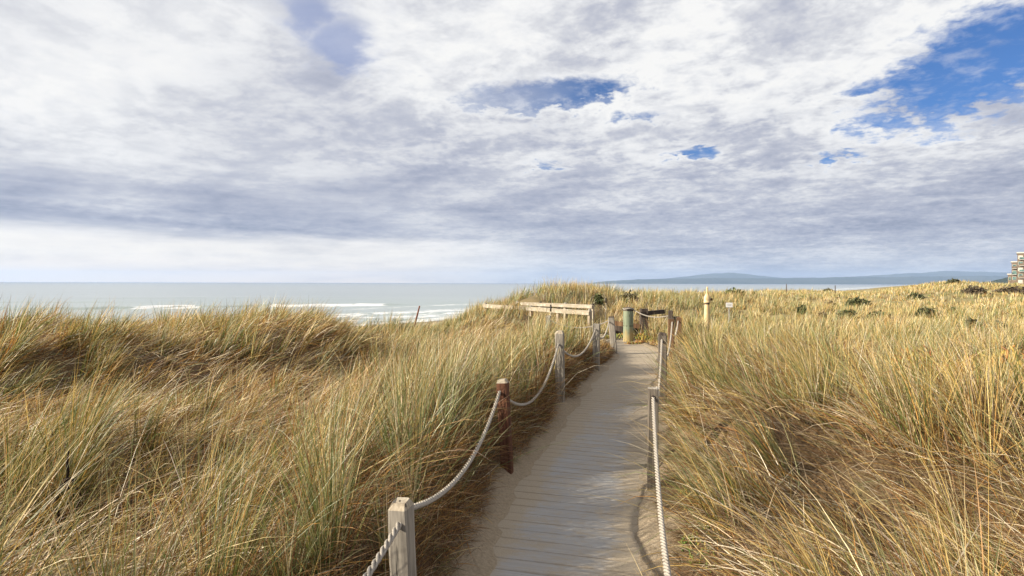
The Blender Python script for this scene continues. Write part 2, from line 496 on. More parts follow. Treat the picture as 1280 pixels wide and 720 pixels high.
for pts, hgt, nm in waves:
    d, par, tot = seg_dist(X, Y, pts)
    end = smooth(0, .12 * tot, par) * smooth(tot, .88 * tot, par)
    wv = noise(par / 11.0, np.zeros_like(par) + hgt * 7)
    dw = d + 2.0 * wv
    prof = np.where(dw > 0, np.exp(-(dw / 1.6)**2), np.exp(-(dw / 6.5)**2))
    Z += hgt * end * prof * (.8 + .3 * wv)
    if nm == 'w1':
        u = par / tot
        br = np.clip(smooth(.60, .66, u) * smooth(.93, .88, u) + .8 * smooth(.34, .38, u) * smooth(.55, .47, u), 0, 1)
        foam = np.maximum(foam, br * np.where(dw > 0, np.exp(-(dw / 5.5)**2), np.exp(-(dw / 1.4)**2)))
    if nm == 'w2':
        foam = np.maximum(foam, end * (.78 + .25 * wv) * np.where(dw > 0, np.exp(-(dw / 7)**2), np.exp(-(dw / 5.0)**2)))
        foam = np.maximum(foam, end * .74 * np.exp(-((dw - 14) / 10)**2) )
cs = coast(X, Y)
foam = np.maximum(foam, .80 * np.exp(-((cs + 3 + 3.0 * noise(X / 15, Y / 15)) / 3.5)**2))
foam = np.maximum(foam, .62 * np.exp(-((cs + 14 + 4.0 * noise(X / 15 + 5, Y / 15)) / 5)**2))
foam = np.maximum(foam, .66 * np.exp(-((cs + 30 + 6.0 * noise(X / 22 + 3, Y / 22)) / 8)**2) * smooth(-.42, -.30, A) * smooth(420, 300, RR))
foam = np.maximum(foam, .60 * np.exp(-((cs + 55 + 5.0 * noise(X / 18 + 9, Y / 18)) / 4)**2) * smooth(-.36, -.26, A) * smooth(420, 300, RR))
foam = np.maximum(foam, .75 * np.exp(-((cs + 30 + 9.0 * noise(X / 60, Y / 60)) / 14)**2) * smooth(300, 500, RR))
V = np.stack([X, Y, Z], -1).reshape(-1, 3); na = len(saz); nr = len(sr)
i0 = (np.arange(nr - 1)[:, None] * na + np.arange(na - 1)[None, :])
quads = np.stack([i0, i0 + 1, i0 + na + 1, i0 + na], -1).reshape(-1, 4)
ms, nt = new_mat('sea_water'); n = N(nt)
pos = n.node('ShaderNodeNewGeometry').outputs['Position']
fo = n.attr('foam'); di = n.attr('dist')
pm = n.mapv(pos, (1, 1, 1), (0, 0, R(-38)))
fn = n.noise(n.mapv(pm, (.35, .9, 1)), .55, 6, .68)
fm = n.sstep(n.add(n.mul(fo, .8), n.mul(n.sub(fn, .5), 1.9)), .42, .66)
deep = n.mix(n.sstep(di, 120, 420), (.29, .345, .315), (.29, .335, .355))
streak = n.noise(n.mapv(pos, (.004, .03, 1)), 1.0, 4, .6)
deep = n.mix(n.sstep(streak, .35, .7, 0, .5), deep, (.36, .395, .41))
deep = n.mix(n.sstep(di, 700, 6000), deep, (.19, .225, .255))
wav = n.add(n.noise(n.mapv(pm, (.10, .32, 1)), 1.0, 5, .6), n.mul(n.noise(n.mapv(pm, (.6, 1.6, 1)), 1.0, 4, .6), .35))
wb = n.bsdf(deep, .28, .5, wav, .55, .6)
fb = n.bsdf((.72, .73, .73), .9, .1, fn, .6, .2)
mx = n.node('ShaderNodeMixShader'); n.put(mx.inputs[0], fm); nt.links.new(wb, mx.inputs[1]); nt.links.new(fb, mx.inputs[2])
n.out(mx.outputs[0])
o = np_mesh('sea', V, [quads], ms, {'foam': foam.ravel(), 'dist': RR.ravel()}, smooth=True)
tag(o, 'calm grey blue ocean with white breakers rolling to the beach', 'sea', kind='structure')

# ------------------------------------------------------------------ far hills
mh, nt = new_mat('hill_scrub'); n = N(nt)
pos = n.node('ShaderNodeNewGeometry').outputs['Position']
f = n.noise(pos, .0016, 6, .65)
col = n.mix(n.sstep(f, .35, .65), (.025, .042, .036), (.06, .075, .055))
n.out(n.bsdf(col, .95, .1))
def hills(name, D, depth, xs, hs, label, seed, base=SEA_Z - 2, jag=.06):
    u = np.linspace(xs[0], xs[-1], 420); prof = np.interp(u, xs, hs)
    vrow = np.linspace(-1, 1, 41)
    U, Vv = np.meshgrid(u, vrow)
    Dd = D + Vv * depth
    Hh = np.interp(U.ravel(), xs, hs).reshape(U.shape) * .92 / F * D
    sh = np.clip(1 - np.abs(Vv), 0, 1)**.8
    nz = fbm(U / 34 + seed, Vv * 2.2 + seed, 5)
    Hh = np.where(np.abs(Vv) > .98, 0, Hh * sh * (1 + .5 * nz * (1 - sh * .85) + jag * fbm(U / 9 + seed, Vv * 0 + seed, 4)))
    X = (U - 640) / F * Dd; Z = base + np.maximum(Hh - base * (sh > 0) * sh, 0) 
    V = np.stack([X, Dd, Z], -1).reshape(-1, 3); na = len(u)
    i0 = np.arange(40)[:, None] * na + np.arange(na - 1)[None, :]
    q = np.stack([i0, i0 + 1, i0 + na + 1, i0 + na], -1).reshape(-1, 4)
    o = np_mesh(name, V, [q], mh, smooth=True)
    tag(o, label, 'hills', kind='structure'); return o
hills('hills', 9000, 900, np.array([735, 760, 800, 850, 900, 960, 1020, 1060, 1100, 1150, 1200, 1250, 1330, 1450], float),
      np.array([0, 3.2, 5.5, 6.8, 7.6, 7.2, 8.4, 9.5, 9.2, 10.2, 11.2, 11.6, 12, 12], float), 'long low blue headland along the far shore of the bay', 3.3)
hills('mountains', 12300, 1300, np.array([780, 820, 860, 890, 912, 940, 975, 1010, 1060, 1110, 1150, 1180, 1220, 1280, 1400], float),
      np.array([0, 5.0, 10.0, 13.8, 15, 12.0, 8.0, 7.5, 9.5, 13.0, 15.5, 18, 17.0, 16.0, 16.0], float), 'hazy blue mountains rising behind the far headland', 8.1, jag=.03)
hills('bluff', 1500, 260, np.array([1222, 1240, 1252, 1262, 1275, 1300, 1360], float),
      np.array([1, 5.5, 8.5, 11.5, 13, 14, 13], float), 'dark scrubby bluff sloping up behind the apartment building', 5.2, base=-1)

# ------------------------------------------------------------------ posts and ropes
def make_post(name, x, y, top, w, mat, capm, label, lean=(0, 0), rz=None, cat='post', group=None, depth=.35, dome=.3, chips=0):
    """square timber post with bevelled pyramid top, sunk in the sand"""
    z0 = gz(x, y)
    t = at_arc(np.interp(y, PATH[:, 1][:250], PARC[:250]))[1] if rz is None else None
    ang = math.atan2(t[1], t[0]) if rz is None else rz
    bm = bmesh.new()
    h = top - (z0 - depth)
    rings = []
    zs = [0, h * .5, h * .8, h - w * dome, h]
    hs = [w / 2, w / 2 * .985, w / 2 * .98, w / 2 * .975, w / 2 * .62]
    ch = .16
    for z, hw in zip(zs, hs):
        ring = []
        for sx, sy in ((1, 1), (-1, 1), (-1, -1), (1, -1)):
            a, b = (hw * (1 - ch), hw), (hw, hw * (1 - ch))
            pair = [(sx * a[0], sy * a[1]), (sx * b[0], sy * b[1])]
            if sx * sy > 0: pair = pair[::-1]
            for p_ in pair: ring.append(p_)
        jit = .004 if 0 < z else 0
        rings.append([bm.verts.new((p_[0] + rp.uniform(-jit, jit), p_[1] + rp.uniform(-jit, jit), z + (rp.uniform(-.006, .006) if z == h else 0))) for p_ in ring])
    for q, (a, b) in enumerate(zip(rings, rings[1:])):
        for i in range(8):
            f = bm.faces.new((a[i], a[(i + 1) % 8], b[(i + 1) % 8], b[i])); f.material_index = 1 if q == 3 else 0
    f = bm.faces.new(rings[-1]); f.material_index = 1
    # grain of a checked top: a shallow split
    o = obj(name, bm, [mat, capm])
    o.location = (x - lean[0], y - lean[1], z0 - depth)
    o.rotation_euler = (-math.atan2(lean[1], top - z0) if lean[1] else 0, math.atan2(lean[0], top - z0), 0)
    o.rotation_euler.rotate_axis('Z', ang)
    tag(o, label, cat, group)
    return o

def rope_curve(a, b, sag, n):
    a, b = Vector(a), Vector(b)
    out = []
    for i in range(n + 1):
        t = i / n
        p = a.lerp(b, t); p.z -= sag * 4 * t * (1 - t)
        out.append(p)
    return out
def make_rope(a, b, sag, label, r=.0145, group='ropes strung between the posts', seg=.010):
    L = (Vector(a) - Vector(b)).length + sag
    n = int(L / seg)
    cen = rope_curve(a, b, sag, n)
    bm = bmesh.new()
    pitch = .12
    for k in range(3):
        pts = []; acc = 0
        for i, p in enumerate(cen):
            t = (cen[min(i + 1, n)] - cen[max(i - 1, 0)]).normalized()
            ref = Vector((0, 0, 1)) if abs(t.z) < .97 else Vector((1, 0, 0))
            s = t.cross(ref).normalized(); u = s.cross(t)
            if i: acc += (cen[i] - cen[i - 1]).length
            ph = 2 * math.pi * (acc / pitch + k / 3)
            pts.append(p + s * (math.cos(ph) * r * .62) + u * (math.sin(ph) * r * .62))
        add_tube(bm, pts, r * .47, 6)
    o = obj('rope', bm, M['rope'])
    tag(o, label, 'rope', group)
    return o

# left row: (px x, depth, top z, width)
G = 'posts along the boardwalk'
L1 = (-.48, 2.5); L2 = (-.065, 5.02); L3 = (.67, 7.8); L4 = (1.66, 11.0); L5 = (2.47, 13.76)
make_post('post', *L1, .775, .094, M['grey_wood'], M['end_grain'], 'grey weathered post closest to the camera, rope threaded through its beige side', lean=(-.03, 0), group=G)
make_post('post', *L2, .885, .098, M['rust_wood'], M['end_grain'], 'dark rust-red post leaning slightly beside the shaded path', lean=(-.04, .02), group=G)
make_post('post', *L3, 1.085, .118, M['grey_wood'], M['end_grain'], 'tall pale grey post with whitish domed top, next beyond the rust-red post', lean=(-.01, 0), group=G)
make_post('post', *L4, .955, .135, M['grey_wood'], M['grey_wood'], 'grey post with dark flat top standing at the edge of the left grass bank', group=G, dome=.08)
make_post('post', *L5, .94, .145, M['grey_wood'], M['dark_wood'], 'last grey post on the left edge of the path, before the turn', lean=(-.08, 0), group=G, dome=.2)
R1 = (1.18, 4.66); R2 = (2.01, 7.47); R3 = (3.02, 10.6); R4 = (4.03, 13.5); R5 = (4.39, 15.5); R0 = (.43, 1.35)
make_post('post', *R1, .885, .088, M['old_wood'], M['grey_wood'], 'dark weathered post on the right edge nearest the camera, rope hanging down its front', group=G, dome=.1)
make_post('post', *R2, 1.09, .115, M['old_wood'], M['dark_wood'], 'grey post with dark rounded top, second along the right edge', group=G, dome=.3)
make_post('post', *R3, 1.09, .12, M['brown_wood'], M['dark_wood'], 'rusty brown post third along the right edge, half hidden by a grey one', group=G, dome=.1)
make_post('post', *R4, .93, .12, M['brown_wood'], M['brown_wood'], 'short reddish brown post standing in grass outside the right edge', group=G, dome=.1)
make_post('post', *R5, 1.0, .13, M['dark_wood'], M['dark_wood'], 'dark post holding the end of the rope from the green bollard', group=G, dome=.15)
L0 = (-1.0, .1); L6 = (.95, 14.6)
make_post('post', *L6, .90, .13, M['grey_wood'], M['grey_wood'], 'grey post nearly buried in tall grass where the rope turns off', group=G, dome=.15)

make_rope((L1[0] - .011, L1[1] - .035, .69), (L0[0], L0[1], .68), .16, 'white twisted rope dropping from the closest post out of the frame')
make_rope((L1[0] - .01, L1[1] + .0, .735), (L2[0] - .04, L2[1], .79), .24, 'white twisted rope sagging from the closest grey post to the rust-red post')
make_rope((L2[0] - .03, L2[1], .76), (L3[0] - .01, L3[1], .94), .40, 'white rope looping from the rust-red post up to the tall pale post')
make_rope((L3[0], L3[1], .86), (L4[0] - .01, L4[1], .875), .31, 'white rope looping from the tall pale post to the flat-topped grey post')
make_rope((L4[0], L4[1], .80), (L5[0] - .08, L5[1], .83), .26, 'short white rope loop just before the last left post')
make_rope((L5[0] - .06, L5[1], .84), (L6[0], L6[1], .80), .20, 'white rope loop curving off from the last left post into the grass')
make_rope((R1[0] - .009, R1[1] - .03, .805), (R0[0], R0[1], .80), .30, 'white twisted rope running down from the nearest right post to the bottom edge')
make_rope((R1[0], R1[1], .75), (R2[0] - .02, R2[1] - .04, 1.0), .33, 'white rope rising to the second post of the right edge')
make_rope((R2[0], R2[1], .93), (R3[0], R3[1] - .05, 1.02), .36, 'white rope hanging in front of the rusty brown right post')
make_rope((R3[0], R3[1], .95), (R4[0] - .02, R4[1], .86), .28, 'white rope linking the brown right post to the short reddish post')
BO = (px2(785.5, 16.8), 16.8)
make_rope((BO[0] + .12, BO[1], .98), (R5[0], R5[1], .87), .14, 'white rope sagging across the path end from the green bollard')

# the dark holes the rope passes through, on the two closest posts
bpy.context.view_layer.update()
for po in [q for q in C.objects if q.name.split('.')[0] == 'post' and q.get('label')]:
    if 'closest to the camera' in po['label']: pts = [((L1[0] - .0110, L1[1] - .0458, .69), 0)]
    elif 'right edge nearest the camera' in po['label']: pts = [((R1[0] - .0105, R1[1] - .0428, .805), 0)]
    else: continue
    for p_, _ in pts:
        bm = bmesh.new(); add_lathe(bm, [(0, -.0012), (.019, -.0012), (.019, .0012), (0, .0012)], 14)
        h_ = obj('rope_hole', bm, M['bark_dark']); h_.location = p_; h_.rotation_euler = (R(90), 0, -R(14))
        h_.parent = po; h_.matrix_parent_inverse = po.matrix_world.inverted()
# green bollard
root = empty('bollard', (BO[0], BO[1], 0)); tag(root, 'thick round pole with faded green paint at the end of the path', 'bollard')
bm = bmesh.new()
add_lathe(bm, [(.148, -.3), (.150, 0), (.151, .25), (.149, .46), (.147, .475), (.149, .49), (.150, .7), (.146, .92)], 28)
obj('shaft', bm, M['green_wood'], root)
bm = bmesh.new()
add_lathe(bm, [(.1465, .92), (.148, .93), (.147, .985), (.138, 1.01), (.10, 1.018), (.06, 1.03), (0, 1.022)], 28)
obj('cap', bm, M['old_wood'], root)
bm = bmesh.new()
add_tube(bm, [(.158 * math.cos(t), .158 * math.sin(t), .985 + .012 * math.sin(3 * t)) for t in np.linspace(0, 2 * math.pi, 30)], .014, 6)
obj('rope_wrap', bm, M['rope'], root)
for a in (-1.9, -1.3, -.7):
    bm = bmesh.new(); add_box(bm, .153 * math.cos(a), .153 * math.sin(a), .955, .03, .05, .05, rz=a)
    obj('bracket', bm, M['black_iron'], root)

# dark timber barrier behind the bollard
z0 = gz(px2(805, 18), 18)
root = empty('timber_barrier', (px2(805, 18), 18, z0)); tag(root, 'dark weathered timber barrier behind the rope at the end of the path', 'barrier')
def loc_(root, p): return (p[0] - root.location.x, p[1] - root.location.y, p[2] - root.location.z)
bm = bmesh.new(); add_box(bm, 0, 0, .25, .24, .22, zpx(391, 18) - z0 + .4, taper=.96); p = obj('post', bm, M['dark_wood'], root); p.location.z = .1
bm = bmesh.new(); beam(bm, loc_(root, (px2(799, 18), 17.86, zpx(392, 18))), loc_(root, (px2(829, 18.4), 18.3, zpx(389, 18.4))), .09, .13); obj('rail', bm, M['dark_wood'], root)
bm = bmesh.new(); beam(bm, loc_(root, (px2(766, 18.2), 18.2, zpx(403.5, 18.2))), loc_(root, (px2(800, 18), 17.95, zpx(408, 18))), .09, .14); obj('rail', bm, M['brown_wood'], root)
bm = bmesh.new(); beam(bm, loc_(root, (px2(766, 18.5), 18.45, zpx(414, 18.2))), loc_(root, (px2(803, 18), 18.2, zpx(418, 18))), .07, .34); obj('retaining_board', bm, M['dark_wood'], root)
bm = bmesh.new(); add_box(bm, 1.15, .35, .25, .16, .16, .9); obj('post', bm, M['dark_wood'], root)

# railings of the side boardwalk
def railing(A, B, zt, nposts, label, spans, brace=True):
    A = Vector((A[0], A[1], 0)); B = Vector((B[0], B[1], 0))
    root = empty('railing', (A.x, A.y, 0)); tag(root, label, 'railing', 'timber railings of the side boardwalk')
    d = (B - A); u = d.normalized(); nrm = Vector((u.y, -u.x, 0))
    if nrm.y > 0: nrm = -nrm
    for (t0, t1, hz) in spans:
        bm = bmesh.new()
        a = d * t0 + nrm * .075; b = d * t1 + nrm * .075
        beam(bm, (a.x, a.y, zt - .052 + hz), (b.x, b.y, zt - .052 + hz), .045, .098)
        obj('side_board', bm, M['pale_rail'], root)
        bm = bmesh.new()
        a = d * (t0 + .002); b = d * (t1 - .002)
        beam(bm, (a.x, a.y, zt + .018 + hz), (b.x, b.y, zt + .0145 + hz), .14, .028)
        obj('cap_board', bm, M['pale_rail'], root)
    for i in range(nposts):
        t = i / (nposts - 1) * .98 + .01
        q = d * t
        z0 = gz(A.x + q.x, A.y + q.y) - .3
        bm = bmesh.new(); add_box(bm, q.x, q.y, (zt - .004 + z0) / 2, .1, .1, zt - .008 - z0, rz=math.atan2(u.y, u.x)); obj('post', bm, M['pale_post'], root)
        bm = bmesh.new(); add_lathe(bm, [(.052, -.012), (.055, .0), (.05, .03), (.03, .045), (0, .05)], 12, q.x, q.y)
        c_ = obj('post_cap', bm, M['dark_wood'] if i % 2 else M['grey_wood'], root); c_.location.z = zt + .036
    if brace:
        q = d * .3; bm = bmesh.new(); b = d * .17 - Vector((0, 0, 0))
        beam(bm, (q.x + nrm.x * .13, q.y + nrm.y * .13, zt - .12), (b.x + nrm.x * .16, b.y + nrm.y * .16, zt - .62), .04, .1); obj('brace', bm, M['pale_rail'], root)
    return root
railing((px2(606, 22), 22), (px2(739, 17), 17), .885, 5, 'pale bleached timber railing in front, sloping brace below its top board', [(0, .34, 0), (.342, .66, .004), (.662, 1, -.004)])
railing((px2(646, 23.2), 23.2), (px2(742, 20.2), 20.2), .935, 4, 'bleached timber railing just behind the front one, dark post caps', [(0, .5, 0), (.502, 1, .003)], brace=False)

# stakes
def stake(px, d, py_top, r, mat, label, lean=0.0, capmat=None, name='stake', cat='stake', depth=.3):
    x = px2(px, d); z0 = gz(x, d); zt = zpx(py_top, d)
    root = empty(name, (x, d, z0)); tag(root, label, cat)
    bm = bmesh.new(); add_tube(bm, [(-lean * .4, 0, -depth), (lean * .1, 0, (zt - z0) * .5), (lean, 0, zt - z0)], [r, r * .95, r * .75], 7)
    obj('shaft', bm, mat, root)
    if capmat:
        h = zt - z0
        bm = bmesh.new(); add_lathe(bm, [(r * .5, h - .18), (r * 1.7, h - .17), (r * 1.7, h + .02), (0, h + .03)], 8, lean, 0); obj('cap', bm, capmat, root)
    return root
stake(519, 20.0, 383, .035, M['red_stake'], 'thin red-brown stake tilted against the surf at the dune edge', lean=.16)
stake(688.5, 16.0, 382, .014, M['pale_post'], 'thin stake with black tip standing in front of the pale railing', capmat=M['black_iron'])
stake(757.5, 22.0, 373, .016, M['grey_wood'], 'thin stake with black tip in the grass right of the railings', capmat=M['black_iron'])
stake(1044, 62.0, 356, .05, M['dark_wood'], 'tiny dark stake against the bay on the far dune crest')
stake(983, 60.0, 354.5, .05, M['dark_wood'], 'tiny dark marker post on the crest under the middle of the headland')

# cream finial post
d = 20.0; x = px2(884, d); z0 = gz(x, d)
root = empty('finial_post', (x, d, z0)); tag(root, 'tall cream post with carved bell-shaped finial rising from the grass', 'post')
zz = lambda py: zpx(py, d) - z0
bm = bmesh.new(); add_lathe(bm, [(.112, -.3), (.105, .2), (.088, zz(384)), (.084, zz(380.3))], 24); obj('shaft', bm, M['cream_paint'], root)
bm = bmesh.new(); add_lathe(bm, [(.084, zz(380.3)), (.09, zz(380)), (.09, zz(378.9)), (.084, zz(378.6))], 24); obj('band', bm, M['dark_wood'], root)
bm = bmesh.new()
add_lathe(bm, [(.085, zz(378.6)), (.118, zz(378.2)), (.122, zz(376.9)), (.104, zz(376.2)), (.112, zz(374.6)), (.116, zz(372.6)), (.104, zz(370.6)), (.070, zz(368.6)), (.046, zz(367.2)), (.038, zz(366)),
               (.036, zz(364.5)), (.046, zz(363.6)), (.036, zz(362.8)), (.034, zz(360.8)), (.042, zz(360.0)), (.028, zz(359.2)), (.014, zz(358.2)), (0, zz(357.4))], 24)
obj('finial', bm, M['cream_paint'], root)
bm = bmesh.new(); add_lathe(bm, [(0, zz(375.6)), (.045, zz(375.2)), (.055, zz(373.8)), (.04, zz(372.6)), (0, zz(372.2))], 12, .15, 0); obj('bracket', bm, M['brown_wood'], root)

# small white sign
d = 24.0; x = px2(911.5, d); z0 = gz(x, d)
root = empty('small_sign', (x, d, z0)); tag(root, 'small blank-looking white sign on a thin stake in the grass', 'sign')
w_ = 8.2 / F * d; h_ = 5.8 / F * d; zc = zpx(380.8, d) - z0
bm = bmesh.new(); add_box(bm, 0, -.02, zc, w_, .012, h_); obj('panel', bm, M['sign_white'], root)
bm = bmesh.new(); add_box(bm, 0, -.0285, zc + h_ * .12, w_ * .62, .003, h_ * .07); add_box(bm, 0, -.0285, zc - h_ * .12, w_ * .5, .003, h_ * .07); obj('print', bm, M['sign_mark'], root)
bm = bmesh.new(); add_box(bm, 0, 0, (zc + h_ * .45 - .3) / 2, .03, .026, zc + h_ * .45 + .3); obj('stake', bm, M['steel'], root)

# dead branch in the left tussock
d = 2.45; x = px2(83, d); 
def bp(px, py, dd=0): return (px2(px, d + dd), d + dd, zpx(py, d + dd))
bm = bmesh.new()
add_tube(bm, [bp(84, 622, .1), bp(82, 605), bp(84, 592), bp(83, 580), bp(85, 566)], [.007, .007, .006, .005, .003], 6)
add_tube(bm, [bp(63, 640, .1), bp(68, 628), bp(75, 612), bp(80, 603, -.05), bp(88, 600, -.08), bp(92, 604, -.05), bp(91, 611), bp(86, 613, .05)], [.008, .009, .008, .007, .006, .005, .005, .003], 6)
add_tube(bm, [bp(66, 625), bp(70, 640, -.05), bp(74, 655, .05)], [.008, .007, .005], 6)
add_tube(bm, [bp(92, 606, -.05), bp(100, 622), bp(105, 620, .05)], [.004, .003, .002], 5)
o = obj('dead_branch', bm, M['bark_dark']); tag(o, 'black crooked dead branch poking out of the pale grass', 'branch')

# ------------------------------------------------------------------ apartment building
D = 276.0
bx = lambda px: px2(px, D)
zb = 1.0
m_wall = simple('building_shingle', (.15, .115, .085), .9, .1, 3)
m_trim = simple('building_trim', (.42, .40, .37), .8, .1, 3, .1)
m_glass, nt = new_mat('building_glass'); n = N(nt); n.out(n.bsdf(n.mix(n.sstep(n.noise(n.coords('Object'), .7, 2), .4, .6), (.05, .09, .085), (.12, .2, .18)), .12, .6))
m_bright = simple('building_blind', (.46, .43, .37), .8, .1, 3, .1)
root = empty('apartment_building', (bx(1272), D, zb)); tag(root, 'stepped brown apartment block with white rooflines at the end of the dunes', 'building')
ct = math.cos(math.atan2(bx(1272), D)); root.rotation_euler = (0, 0, -math.atan2(bx(1272), D))
lx_ = lambda px: (px - 1272) / F * D * ct
ox = 0.0
blocks = [(lx_(1271.3), lx_(1304), zpx(315.5, D), 0.0, 16), (lx_(1264.2), lx_(1271.2), zpx(326.5, D), 2.5, 14), (lx_(1259.5), lx_(1264.1), zpx(342, D), 5.0, 12)]
for bi, (x0, x1, zt, back, dep) in enumerate(blocks):
    bm = bmesh.new(); add_box(bm, (x0 + x1) / 2 - ox, back + dep / 2, (zt - zb - 3) / 2, x1 - x0, dep, zt - zb + 3); obj('wall', bm, m_wall, root)
    bm = bmesh.new(); add_box(bm, (x0 + x1) / 2 - ox, back + dep / 2, zt - zb + .32, x1 - x0 + .7, dep + .7, .6); obj('roof', bm, m_trim, root)
    fl = 3.0; nfl = int((zt - zb) / fl); W = x1 - x0; nb_ = max(1, int(W / 2.2))
    for f in range(nfl):
        for b in range(nb_):
            cx_ = x0 + (b + .5) * W / nb_ - ox; cz_ = zt - zb - 1.9 - f * fl
            bm = bmesh.new(); add_box(bm, cx_, back + .02, cz_, W / nb_ * .72, .16, 1.75)
            fr = obj('window', bm, m_trim if (f + b) % 3 else m_bright, root)
            bm = bmesh.new(); add_box(bm, cx_, back - .08, cz_, W / nb_ * .62, .06, 1.5); obj('pane', bm, m_glass if (f * 2 + b + bi) % 4 else m_bright, fr)
        if f:
            bm = bmesh.new(); add_box(bm, (x0 + x1) / 2 - ox, back - .55, zt - zb - fl * f - .1, W * .86, 1.06, .22)
            bl = obj('balcony', bm, m_trim, root)
            bm = bmesh.new(); add_box(bm, (x0 + x1) / 2 - ox, back - 1.02, zt - zb - fl * f + .56, W * .84, .06, 1.0); obj('balustrade', bm, m_glass if (f + bi) % 2 else m_wall, bl)

# ------------------------------------------------------------------ grass
mgz, nt = new_mat('marram_blades'); n = N(nt)
colr = n.attr('bladecol', 'Color')
df = n.node('ShaderNodeBsdfDiffuse'); n.put(df.inputs[0], colr)
tr = n.node('ShaderNodeBsdfTranslucent'); n.put(tr.inputs[0], n.mix(1.0, colr, (1.0, .93, .72), 'MULTIPLY'))
mx = n.node('ShaderNodeMixShader'); mx.inputs[0].default_value = .30
nt.links.new(df.outputs[0], mx.inputs[1]); nt.links.new(tr.outputs[0], mx.inputs[2])
gl = n.node('ShaderNodeBsdfGlossy'); gl.inputs['Roughness'].default_value = .45; gl.inputs[0].default_value = (1, 1, 1, 1)
mx2 = n.node('ShaderNodeMixShader'); mx2.inputs[0].default_value = .035
nt.links.new(mx.outputs[0], mx2.inputs[1]); nt.links.new(gl.outputs[0], mx2.inputs[2])
n.out(mx2.outputs[0])

STRAW = np.array([(.60, .44, .155), (.68, .52, .215), (.52, .35, .11), (.72, .58, .30)])
GOLD = np.array([(.46, .24, .060), (.40, .19, .050), (.53, .30, .085), (.34, .155, .045)])
GREEN = np.array([(.090, .145, .026), (.130, .180, .036), (.060, .098, .020), (.180, .220, .055)])
SAGE = np.array([(.235, .275, .120), (.30, .33, .155), (.17, .215, .088), (.40, .40, .21)])
PALE = np.array([(.68, .56, .38), (.74, .64, .47), (.60, .46, .29), (.56, .46, .33)])
BROWN = np.array([(.16, .080, .034), (.22, .120, .052), (.105, .055, .026), (.29, .175, .08)])
PAL = np.stack([STRAW, GOLD, GREEN, SAGE, PALE, BROWN])

def build_blades(name, root, L, w, phi, th0, kap, col, nseg, twist, tipcol=None):
    nb = len(root); ns = nseg
    t = np.linspace(0, 1, ns + 1)
    pos = np.zeros((nb, ns + 1, 3)); pos[:, 0] = root
    sp, cp = np.sin(phi), np.cos(phi)
    tang = np.zeros((nb, ns + 1, 3))
    for i in range(ns + 1):
        th = np.minimum(th0 + kap * t[i]**1.4, 2.2)
        d = np.stack([np.sin(th) * cp, np.sin(th) * sp, np.cos(th)], -1)
        tang[:, i] = d
        if i < ns:
            tm = (t[i] + t[i + 1]) / 2; th = np.minimum(th0 + kap * tm**1.4, 2.2)
            d = np.stack([np.sin(th) * cp, np.sin(th) * sp, np.cos(th)], -1)
            pos[:, i + 1] = pos[:, i] + d * (L / ns)[:, None]
    side0 = np.stack([-sp, cp, np.zeros(nb)], -1)
    nor0 = np.cross(tang, side0[:, None, :])
    side = side0[:, None, :] * np.cos(twist)[:, None, None] + nor0 * np.sin(twist)[:, None, None]
    prof = np.clip(1.0 - t**1.8, 0, 1) * (.75 + .25 * np.minimum(t * 5, 1))
    hw = .5 * w[:, None] * prof[None, :]
    Lf = pos - side * hw[..., None]; Rt = pos + side * hw[..., None]
    verts = np.empty((nb, 2 * ns + 1, 3), np.float32)
    verts[:, 0:2 * ns:2] = Lf[:, :ns]; verts[:, 1:2 * ns:2] = Rt[:, :ns]; verts[:, 2 * ns] = pos[:, ns]
    base = (np.arange(nb) * (2 * ns + 1))[:, None]
    q = []
    for i in range(ns - 1):
        q.append(np.stack([base[:, 0] + 2 * i, base[:, 0] + 2 * i + 1, base[:, 0] + 2 * i + 3, base[:, 0] + 2 * i + 2], -1))
    q = np.concatenate(q)
    tri = np.stack([base[:, 0] + 2 * ns - 2, base[:, 0] + 2 * ns - 1, base[:, 0] + 2 * ns], -1)
    tc = col if tipcol is None else tipcol
    tv = np.concatenate([np.repeat(t[:ns], 2), [1.0]])
    f = np.clip((tv - .45) / .55, 0, 1)[None, :, None]
    cv = col[:, None, :] * (1 - f) + tc[:, None, :] * f
    return verts.reshape(-1, 3), q, tri, cv.reshape(-1, 3).astype(np.float32)

def pick(groups_p, nrow):
    """groups_p (n,6) probabilities -> colours"""
    cum = np.cumsum(groups_p / groups_p.sum(1, keepdims=True), axis=1)
    g = (rng.random(nrow)[:, None] > cum).sum(1).clip(0, 5)
    c = PAL[g, rng.integers(0, 4, nrow)]
    return c * rng.uniform(.62, 1.2, (nrow, 1)), g

def sample_area(d0, d1, dens, amax=54):
    """uniform random points in the visible sector between d0 and d1; dens = points per m2"""
    a = math.radians(amax)
    area = a * (d1**2 - d0**2)
    m = int(area * dens)
    r = np.sqrt(rng.uniform(d0**2, d1**2, m)); th = rng.uniform(-a, a, m)
    return r * np.sin(th), r * np.cos(th)

